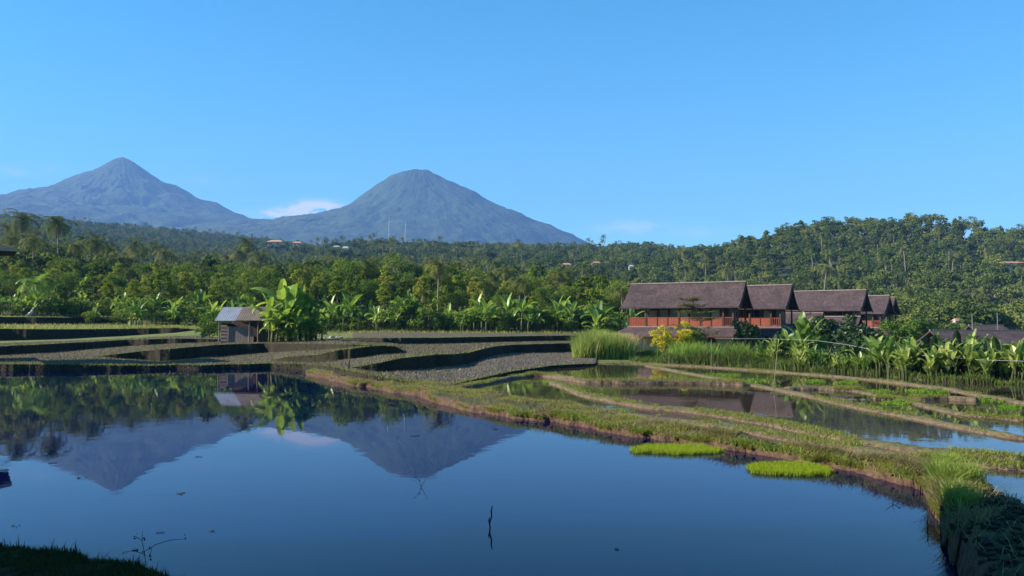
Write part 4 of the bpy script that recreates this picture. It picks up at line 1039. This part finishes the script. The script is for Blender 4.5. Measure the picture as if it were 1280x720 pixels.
bush('shrub', 'left yellow leaved shrub against the cream wall of the big house', 827, 71, .1, 1.15, .8, 1.25, m_yellow, 32, .33, .15, 75, 1, grp='yellow leaved shrubs')
bush('shrub', 'taller yellow leaved shrub in the middle of the big house front', 850, 71.5, .1, 1.1, .7, 1.55, m_yellow, 30, .33, .15, 70, 2, grp='yellow leaved shrubs')
bush('shrub', 'green shrub right of the yellow leaved shrubs', 872, 72, .1, 1.0, .8, 1.2, m_shrub, 18, .4, .16, 70, 3)
bush('shrub', 'dark broad leaved shrub below the second house', 930, 73, .1, 1.7, .9, 1.5, m_dark, 26, .5, .34, 46, 4)
bush('shrub', 'large dark tree like shrub in front of the third house', 1040, 74, -.2, 2.3, 1.4, 2.2, m_dark, 40, .6, .3, 70, 5)
bush('shrub', 'dark shrub hiding the foot of the low gabled annexe', 1070, 71, -.2, 1.9, 1.2, 1.5, m_dark, 30, .6, .3, 60, 6)
bush('shrub', 'rounded green shrub to the right of the last house', 1124, 84, -.3, 2.3, 1.2, 1.9, m_shrub, 30, .6, .3, 60, 7)
bush('shrub', 'green shrub behind the left end of the long low roof', 1142, 92, -.5, 2.4, 1.5, 2.0, m_shrub, 26, .7, .35, 60, 8)
# layered feathery tree in front of the biggest house
r = np.random.default_rng(12); Dl = 73; t = empty('layered_tree', (ux(880)*Dl, Dl, 0)); tag(t, 'thin tree with flat feathery layered branches in front of the biggest house', 'tree')
tr = G().tube([(0.2, 0, -.3), (.15, 0, 1.6), (-.3, 0, 3.2), (-.9, 0, 4.6), (-1.2, 0, 5.35)], [.09, .07, .05, .035, .02], 6); LV = []
for (zz, xc, rx_) in [(5.15, -1.4, 1.1), (4.55, -1.0, 1.5), (3.95, -.5, 2.1), (3.35, .0, 1.5), (2.6, -.7, 2.2), (2.0, -.3, 1.9)]:
    for b in range(9):
        a = r.uniform(0, 6.28); L_ = rx_*r.uniform(.5, 1); tip = np.array([xc+math.cos(a)*L_, math.sin(a)*L_*.8, zz+r.uniform(-.1, .15)]); b0 = np.array([lerp([0, 1.6, 3.2, 4.6, 5.35], [.2, .15, -.3, -.9, -1.2], zz-.35), 0, zz-.35])
        tr.tube([tuple(b0), tuple((b0+tip)/2+np.array([0, 0, .12])), tuple(tip)], [.025, .018, .008], 4)
        for q in range(95):
            f = r.uniform(.3, 1.08); P_ = b0+(tip-b0)*f+np.array([r.normal()*.2, r.normal()*.2, r.normal()*.05+.06*math.sin(f*3.1)]); LV.append(P_)
LV = np.array(LV); Nn = np.array([0, 0, 1.0])+rvec(r, len(LV))*.55; Nn /= np.linalg.norm(Nn, axis=1)[:, None]
tr.build('trunk', m_bark, t); link('crown', soup_mesh('crown', leaf_quads(LV, Nn, .13, r), 4, m_layer), t)
# broad leaved canna and banana thicket on the right bank
r = np.random.default_rng(77); m_cstem = surf('canna_stem', (.022, .035, .012), (.05, .06, .02), 4, .8); CN = []
for s in range(5):
    V_, st = banana_mesh(300+s, 2.9, 5, 1.4, 6); CN.append([('stem', st.mesh('stem', m_cstem, True)), ('leaves', soup_mesh('leaves', V_, 4, m_canna))])
CD = []
for s in range(3):
    V_, st = banana_mesh(320+s, 2.9, 3, 1.1, 8); CD.append([('stem', st.mesh('stem', m_cstem, True)), ('leaves', soup_mesh('leaves', V_, 4, m_dark))])
cann = []
def canna_base(x): return lerp([940, 1000, 1060, 1170, 1290], [54, 50, 46, 40, 37.5], x)
for row in range(3):
    for x in np.arange(952, 1300, 8 if row == 0 else 8.5):
        xx = x+random.uniform(-4, 4); D = canna_base(xx)+1.4+row*1.4+random.uniform(-.6, .6)
        if (xx < 990 and (row == 0 or random.random() < .7)) or random.random() < .12: continue
        top = lerp([940, 975, 1000, 1030, 1070, 1100, 1150, 1290], [424, 418, 420, 432, 428, 420, 417, 418], xx)+random.uniform(-6, 9)+(6 if row == 0 else 0)
        h = max(1.1, CAMZ+ty(top)*D)*random.uniform(.66, .96); src = CN if random.random() < (.8 if row < 2 else .5) else CD
        if 1150 < xx < 1200 and row > 0: src = CD
        o = place('canna', random.choice(src), (ux(xx)*D, D, -.02), h/2.6*.95, random.uniform(0, 6.28)); cann.append((xx, row, o, src is CD))
cann.append((1000, 0, place('canna', CN[0], (ux(1000)*55, 55, 0), 1.15, 1.0), False)); cann.append((1012, 0, place('canna', CN[2], (ux(1013)*55, 55, 0), 1.1, 2.0), False))
LM2 = [(1000, 'the third house'), (1090, 'the low gabled annexe'), (1155, 'the left end of the long low roof'), (1235, 'the reddish low roof'), (1290, 'the right edge')]
bn = {}
for x, row, o, dk in cann:
    lm = min(LM2, key=lambda q: abs(q[0]-x)); bn.setdefault((lm, 'right' if x >= lm[0] else 'left', row, dk), []).append((abs(x-lm[0]), o))
for (lm, side, row, dk), L_ in bn.items():
    L_.sort(key=lambda q: q[0])
    for i, (d, o) in enumerate(L_):
        tag(o, '%s %s canna %s of %s, %s row' % (ordn(i), 'dark leaved' if dk else 'bright', side, lm[1], ['front', 'middle', 'back'][row]), 'canna plant', 'broad leaved cannas on the right bank')

# ---------------------------------------------------------------- stakes, string, masts
m_bamboo = surf('bamboo', (.16, .14, .09), (.25, .22, .15), 8, .7)
for (x, yb, yt_, z, l) in [(745, 453.5, 416, .05, 'thin bamboo stake in front of the tall grass clump'), (889, 459, 424, .05, 'thin bamboo stake below the layered tree'), (966, 486, 431, .05, 'leaning bamboo stake in the paddy below the second house'), (836, 457, 437, .05, 'short bamboo stake in front of the yellow shrubs'), (1110, 478, 449, .05, 'bamboo stake holding the string in front of the right hand cannas')]:
    p = at(x, yb, z); D = p.y; h = CAMZ+ty(yt_)*D-z; tag(G().tube([(p.x, p.y, -.3), (p.x+(.25 if x == 966 else .03), p.y, z+h)], [.017, .011], 6).build('bamboo_stake', m_bamboo), l, 'stake', 'bamboo stakes')
pts = []; K = [(893, 423, 57), (960, 423.5, 55), (1020, 425.5, 51), (1060, 431, 48), (1100, 439, 45), (1160, 445, 42), (1230, 450, 39), (1300, 452, 37)]
for x in np.linspace(893, 1300, 60): D = lerp([k[0] for k in K], [k[2] for k in K], x); y = lerp([k[0] for k in K], [k[1] for k in K], x); pts.append(atD(x, y, D))
m_string = surf('white_string', (.25, .27, .30), (.34, .36, .38), 5); tag(G().tube(pts, .008, 4).build('string', m_string), 'thin white string stretched in front of the houses and cannas', 'string')
m_pole = surf('grey_pole', (.12, .12, .12), (.2, .2, .2), 3)
m_steel = surf('galvanised_steel', (.40, .42, .45), (.5, .52, .55), 3, .5)
for x, l in ((486.5, 'left of the two white lattice masts on the ridge below the rounded volcano'), (507, 'right of the two white lattice masts on the ridge below the rounded volcano')):
    D = 760; b_ = atD(x, 300, D); h = (300-(278 if x < 500 else 281))/F*D*1.06; g = G(); w0 = 1.0
    for sx, sy in ((-1, -1), (1, -1), (1, 1), (-1, 1)): g.tube([(sx*w0, sy*w0, -12), (sx*.25, sy*.25, h)], .14, 4)
    for i in range(10):
        z0 = h*i/10; a = w0*(1-z0/h)+.25*z0/h
        for s in (-1, 1): g.tube([(-a*s, -a, z0), (a*s*.95, -a*.95, z0+h/10)], .09, 4); g.tube([(-a, -a*s, z0), (-a*.95, a*s*.95, z0+h/10)], .09, 4)
    o = empty('radio_mast', (b_.x, b_.y, b_.z)); tag(o, l, 'radio mast', 'radio masts on the ridge'); g.build('lattice', m_steel, o); G().tube([(0, 0, h), (0, 0, h+4)], .09, 5).build('antenna', m_steel, o)
for (x, yb, yt_, D, l) in [(856.5, 362, 336, 90, 'thin grey pole rising behind the ridge of the biggest house'), (919, 362, 339, 90, 'thin grey pole behind the right end of the biggest roof'), (1007.5, 370, 358, 108, 'thin grey pole behind the left end of the third roof'), (1215.5, 412, 392, 80, 'thin pale pole left of the reddish low roof'), (1247, 412, 391, 80, 'thin pale pole right of the reddish low roof'), (1186, 330, 315, 320, 'thin pale pole among the trees of the right hill')]:
    p = atD(x, yb, D); z = atD(x, yt_, D).z; t = empty('utility_pole', (p.x, D, p.z-3)); tag(t, l, 'pole', 'thin poles behind the houses')
    G().tube([(0, 0, 0), (0, 0, z-p.z+3)], .035 if D < 200 else .08, 5).build('shaft', m_pole, t); G().tube([(-.3, 0, z-p.z+2.8), (.3, 0, z-p.z+2.8)], .025, 4).build('crossbar', m_pole, t)

# ---------------------------------------------------------------- seedling beds
for (x, y, rx_, ry_, l) in [(846, 563.5, 1.12, .62, 'left bright green bed of rice seedlings standing in the pond'), (987, 588, .86, .66, 'right bright green bed of rice seedlings, nearer the camera')]:
    c = at(x, y, 0); P1 = []
    while len(P1) < 8000:
        a = random.uniform(-1, 1); b = random.uniform(-1, 1); rr = a*a+b*b; e = .92+.55*nz2(a*1.3+x, b*1.3, 1, 1)+.3*nz2(a*4+x, b*4, 1, 2)
        if rr < e: P1.append((c.x+a*rx_, c.y+b*ry_, -.02))
    o = empty('seedling_bed', (c.x, c.y, 0)); tag(o, l, 'seedling bed', 'rice seedling beds in the pond')
    P1 = np.array(P1)-np.array([c.x, c.y, 0]); s_ = link('seedlings', soup_mesh('seedlings', blades(P1, .125, .007, .35, hv=.3), 4, m_seed), o); s_['kind'] = 'stuff'
    V = [(0, 0, .012)]+[(rx_*math.cos(i/24*6.283)*.97, ry_*math.sin(i/24*6.283)*.97, -.02) for i in range(24)]
    G().add(V, [(0, i+1, (i+1) % 24+1) for i in range(24)]).build('mud_bed', m_soil, o)

# ---------------------------------------------------------------- near bank bottom left, twigs, floating bits
m_nearg = leafmat('near_bank_grass_shaded', [(.015, .025, .008), (.03, .045, .012), (.06, .07, .025)], .3)  # grass colours darkened to carry the shade on this bank
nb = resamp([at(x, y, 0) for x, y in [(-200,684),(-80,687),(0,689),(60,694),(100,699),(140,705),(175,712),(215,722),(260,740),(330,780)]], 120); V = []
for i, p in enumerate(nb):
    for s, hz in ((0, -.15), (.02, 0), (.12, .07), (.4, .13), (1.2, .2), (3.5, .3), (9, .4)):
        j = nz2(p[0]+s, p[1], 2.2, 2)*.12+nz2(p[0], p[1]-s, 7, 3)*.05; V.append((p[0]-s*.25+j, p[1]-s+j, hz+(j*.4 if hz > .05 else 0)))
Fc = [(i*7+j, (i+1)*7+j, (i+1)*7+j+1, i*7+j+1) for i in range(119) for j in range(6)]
g = G(); g.add(V, Fc); tag(g.build('bank', bund_mat('near_bank_shaded', (.015, .022, .008), (.03, .04, .013), (.02, .015, .01), (.035, .025, .018)), smooth=True), kind='structure')  # bank earth and grass tones also darkened for the shade
W_ = np.array(V).reshape(-1, 7, 3); P1 = []
for q in range(16000): i = random.randrange(118); j = random.choice([1, 2, 2, 3, 3, 3, 4, 4]); f = random.random(); k = random.random(); P1.append(tuple((W_[i, j]*(1-f)+W_[i, j+1]*f)*(1-k)+(W_[i+1, j]*(1-f)+W_[i+1, j+1]*f)*k))
blade_obj('bank_grass', P1, .06, .007, .8, m_nearg, 'short grass coloured dark for shade on the bank in the bottom left corner', 'grass', .6)
P1 = []
for q in range(260): i = random.randrange(118); j = 2; P1.append(tuple(W_[i, j]))
blade_obj('bank_weed', P1, .13, .008, .5, m_nearg, 'taller grass blades coloured dark for shade along the edge of the bank', 'grass', .7)
def twig(name, label, x, y, hpx, parts, rad=.008, cat='twig', leafy=0):
    p = at(x, y, 0); s = p.y/F; g_ = G()
    for pl in parts: g_.tube([(a*s, c*s, b*s) for a, b, c in pl], [rad*.4 if len(pl) > 2 and i == len(pl)-1 else rad*.8 for i in range(len(pl))], 5)
    if leafy:
        pts_ = []
        for q in range(leafy): pl = random.choice(parts); a = random.choice(pl); pts_.append((a[0]*s+random.gauss(0, .02), a[2]*s+random.gauss(0, .02), a[1]*s+random.gauss(0, .015)))
        g_.soup(leaf_quads(np.array(pts_), rvec(rng, leafy), .035, rng), 4)
    o = g_.build(name, m_twig); o.location = p; tag(o, label, cat)
twig('stick', 'short dark crooked stick poking out of the middle of the pond', 613, 660, 25, [[(0, -4, 0), (-1, 6, 0), (1.5, 14, 0), (1, 20, 2), (2.2, 27, 2)], [(-.5, 4, 0), (-2, 9, 0), (-1.5, 13, 0)]], .014, 'stick')
twig('weed_stem', 'spindly leafy weed rising from the water near the bottom left bank', 183, 704, 40, [[(0, -4, 0), (-3, 14, 0), (-6, 28, 0), (-5, 40, 0)], [(-3, 14, 0), (10, 22, 4), (26, 26, 8), (44, 27, 10)], [(-2, 10, 0), (-16, 16, 0), (-28, 12, 0)], [(-6, 28, 0), (-14, 32, 0)], [(4, 8, 0), (6, 18, 0)]], .005, 'weed', 34)
twig('weed_stem', 'small sprig of weed standing in the pond near the right hand bund', 1116, 628, 20, [[(0, -2, 0), (0, 7, 0), (3, 13, 0)], [(0, 3, 0), (-8, 9, 0)], [(0, 2, 0), (8, 7, 0)]], .006, 'weed', 14)
twig('weed_stem', 'thin sprig of weed under the reflection of the rounded volcano', 527, 609, 20, [[(0, -2, 0), (-3, 8, 0), (-9, 13, 0)], [(0, 1, 0), (4, 8, 0), (6, 12, 0)]], .006, 'weed', 12)
twig('stick', 'small dark stick in the pond right beside the near end of the bund', 1159, 664, 18, [[(0, -3, 0), (1, 6, 0), (0, 12, 0), (2, 16, 0)]], .010, 'stick')
for i, (x, y, l) in enumerate([(266, 664, 'dark leaf scrap floating right of the leafy weed'), (769, 687, 'dark speck floating in the bottom middle of the pond'), (517, 545, 'dark scrap floating in the reflection of the rounded volcano'), (253, 571, 'small scrap floating beneath the left reflection slope'), (228, 617, 'small scrap floating right of the pointed reflection'), (65, 579, 'scrap floating left of the pointed reflection'), (20, 657, 'scrap floating near the left edge above the bank'), (200, 665, 'pair of leaf scraps floating left of the dark leaf'), (104, 597, 'thin scrap floating below the pointed reflection slope'), (618, 536, 'thin scrap floating off the main bund')]):
    p = at(x, y, .004); g_ = G(); s = p.y/F*3.2; r = np.random.default_rng(i); 
    for q in range(3): a = r.uniform(0, 3); ox, oy = r.normal()*s*.8, r.normal()*s*.8; g_.slab([(ox-s*math.cos(a), oy-s*math.sin(a)*.6, .0), (ox, oy-s*.4, .003), (ox+s*math.cos(a), oy+s*math.sin(a)*.6, .002), (ox, oy+s*.4, .004)], (0, 0, .006))
    o = g_.build('leaf_scrap', m_twig); o.location = p; tag(o, l, 'floating leaf', 'scraps floating on the pond')
# rocks by the terraces and bund ends
m_rock = surf('pale_stone', (.22, .19, .15), (.36, .32, .27), 6, 1, .5, 10)
def rock(x, y, z, s, l):
    p = at(x, y, z); s *= .55; r = random.random()*50; V = []; F_ = []; nu, nv = 12, 8
    for i in range(nv+1):
        for j in range(nu):
            a, b = 6.283*j/nu, math.pi*i/nv; d = Vector((math.sin(b)*math.cos(a), math.sin(b)*math.sin(a), math.cos(b))); q = d*(1+.35*noise.noise(d*1.3+Vector((r, 0, 0)))); V.append((q.x*s, q.y*s*.8, q.z*s*.6))
    for i in range(nv):
        for j in range(nu): F_.append((i*nu+j, (i+1)*nu+j, (i+1)*nu+(j+1) % nu, i*nu+(j+1) % nu))
    o = G().add(V, F_).build('rock', m_rock); o.location = p; tag(o, l, 'rock', 'rocks on the terraces')
def rockD(x, D, s, l):
    z = zg(x, D); y = 360-F*math.tan(math.atan((z-CAMZ)/D)-PITCH); rock(x, y-.1, z, s, l)
rockD(414, 75, .7, 'large pale rock right of the banana clump'); rockD(424, 76, .6, 'pale rock just right of the large one by the banana clump'); rockD(405, 75, .4, 'small pale rock left of the large one by the banana clump')
rockD(576, 48, .16, 'small pale stone on the terrace lip above the bare mud paddy'); rockD(283, 70.5, .3, 'small stone at the left foot of the hut')

# unseen house added left of the viewpoint, sized to shade the near banks
t = empty('shade_house', (-12.6, .6, .2)); tag(t, 'unseen white house left of the viewpoint, added to shade the near banks', 'house')
G().box(-4, 4, -9, 9.6, -.6, 8.6).build('wall', m_white, t)
rf = G(); rf.add([(-4.8, -9.6, 8.5), (4.8, -9.6, 8.5), (4.8, 10.2, 8.5), (-4.8, 10.2, 8.5), (0, -8, 11.4), (0, 9.6, 11.4)], [(0, 1, 4), (1, 2, 5, 4), (2, 3, 5), (3, 0, 4, 5), (3, 2, 1, 0)]); rf.build('roof', m_roof, t)
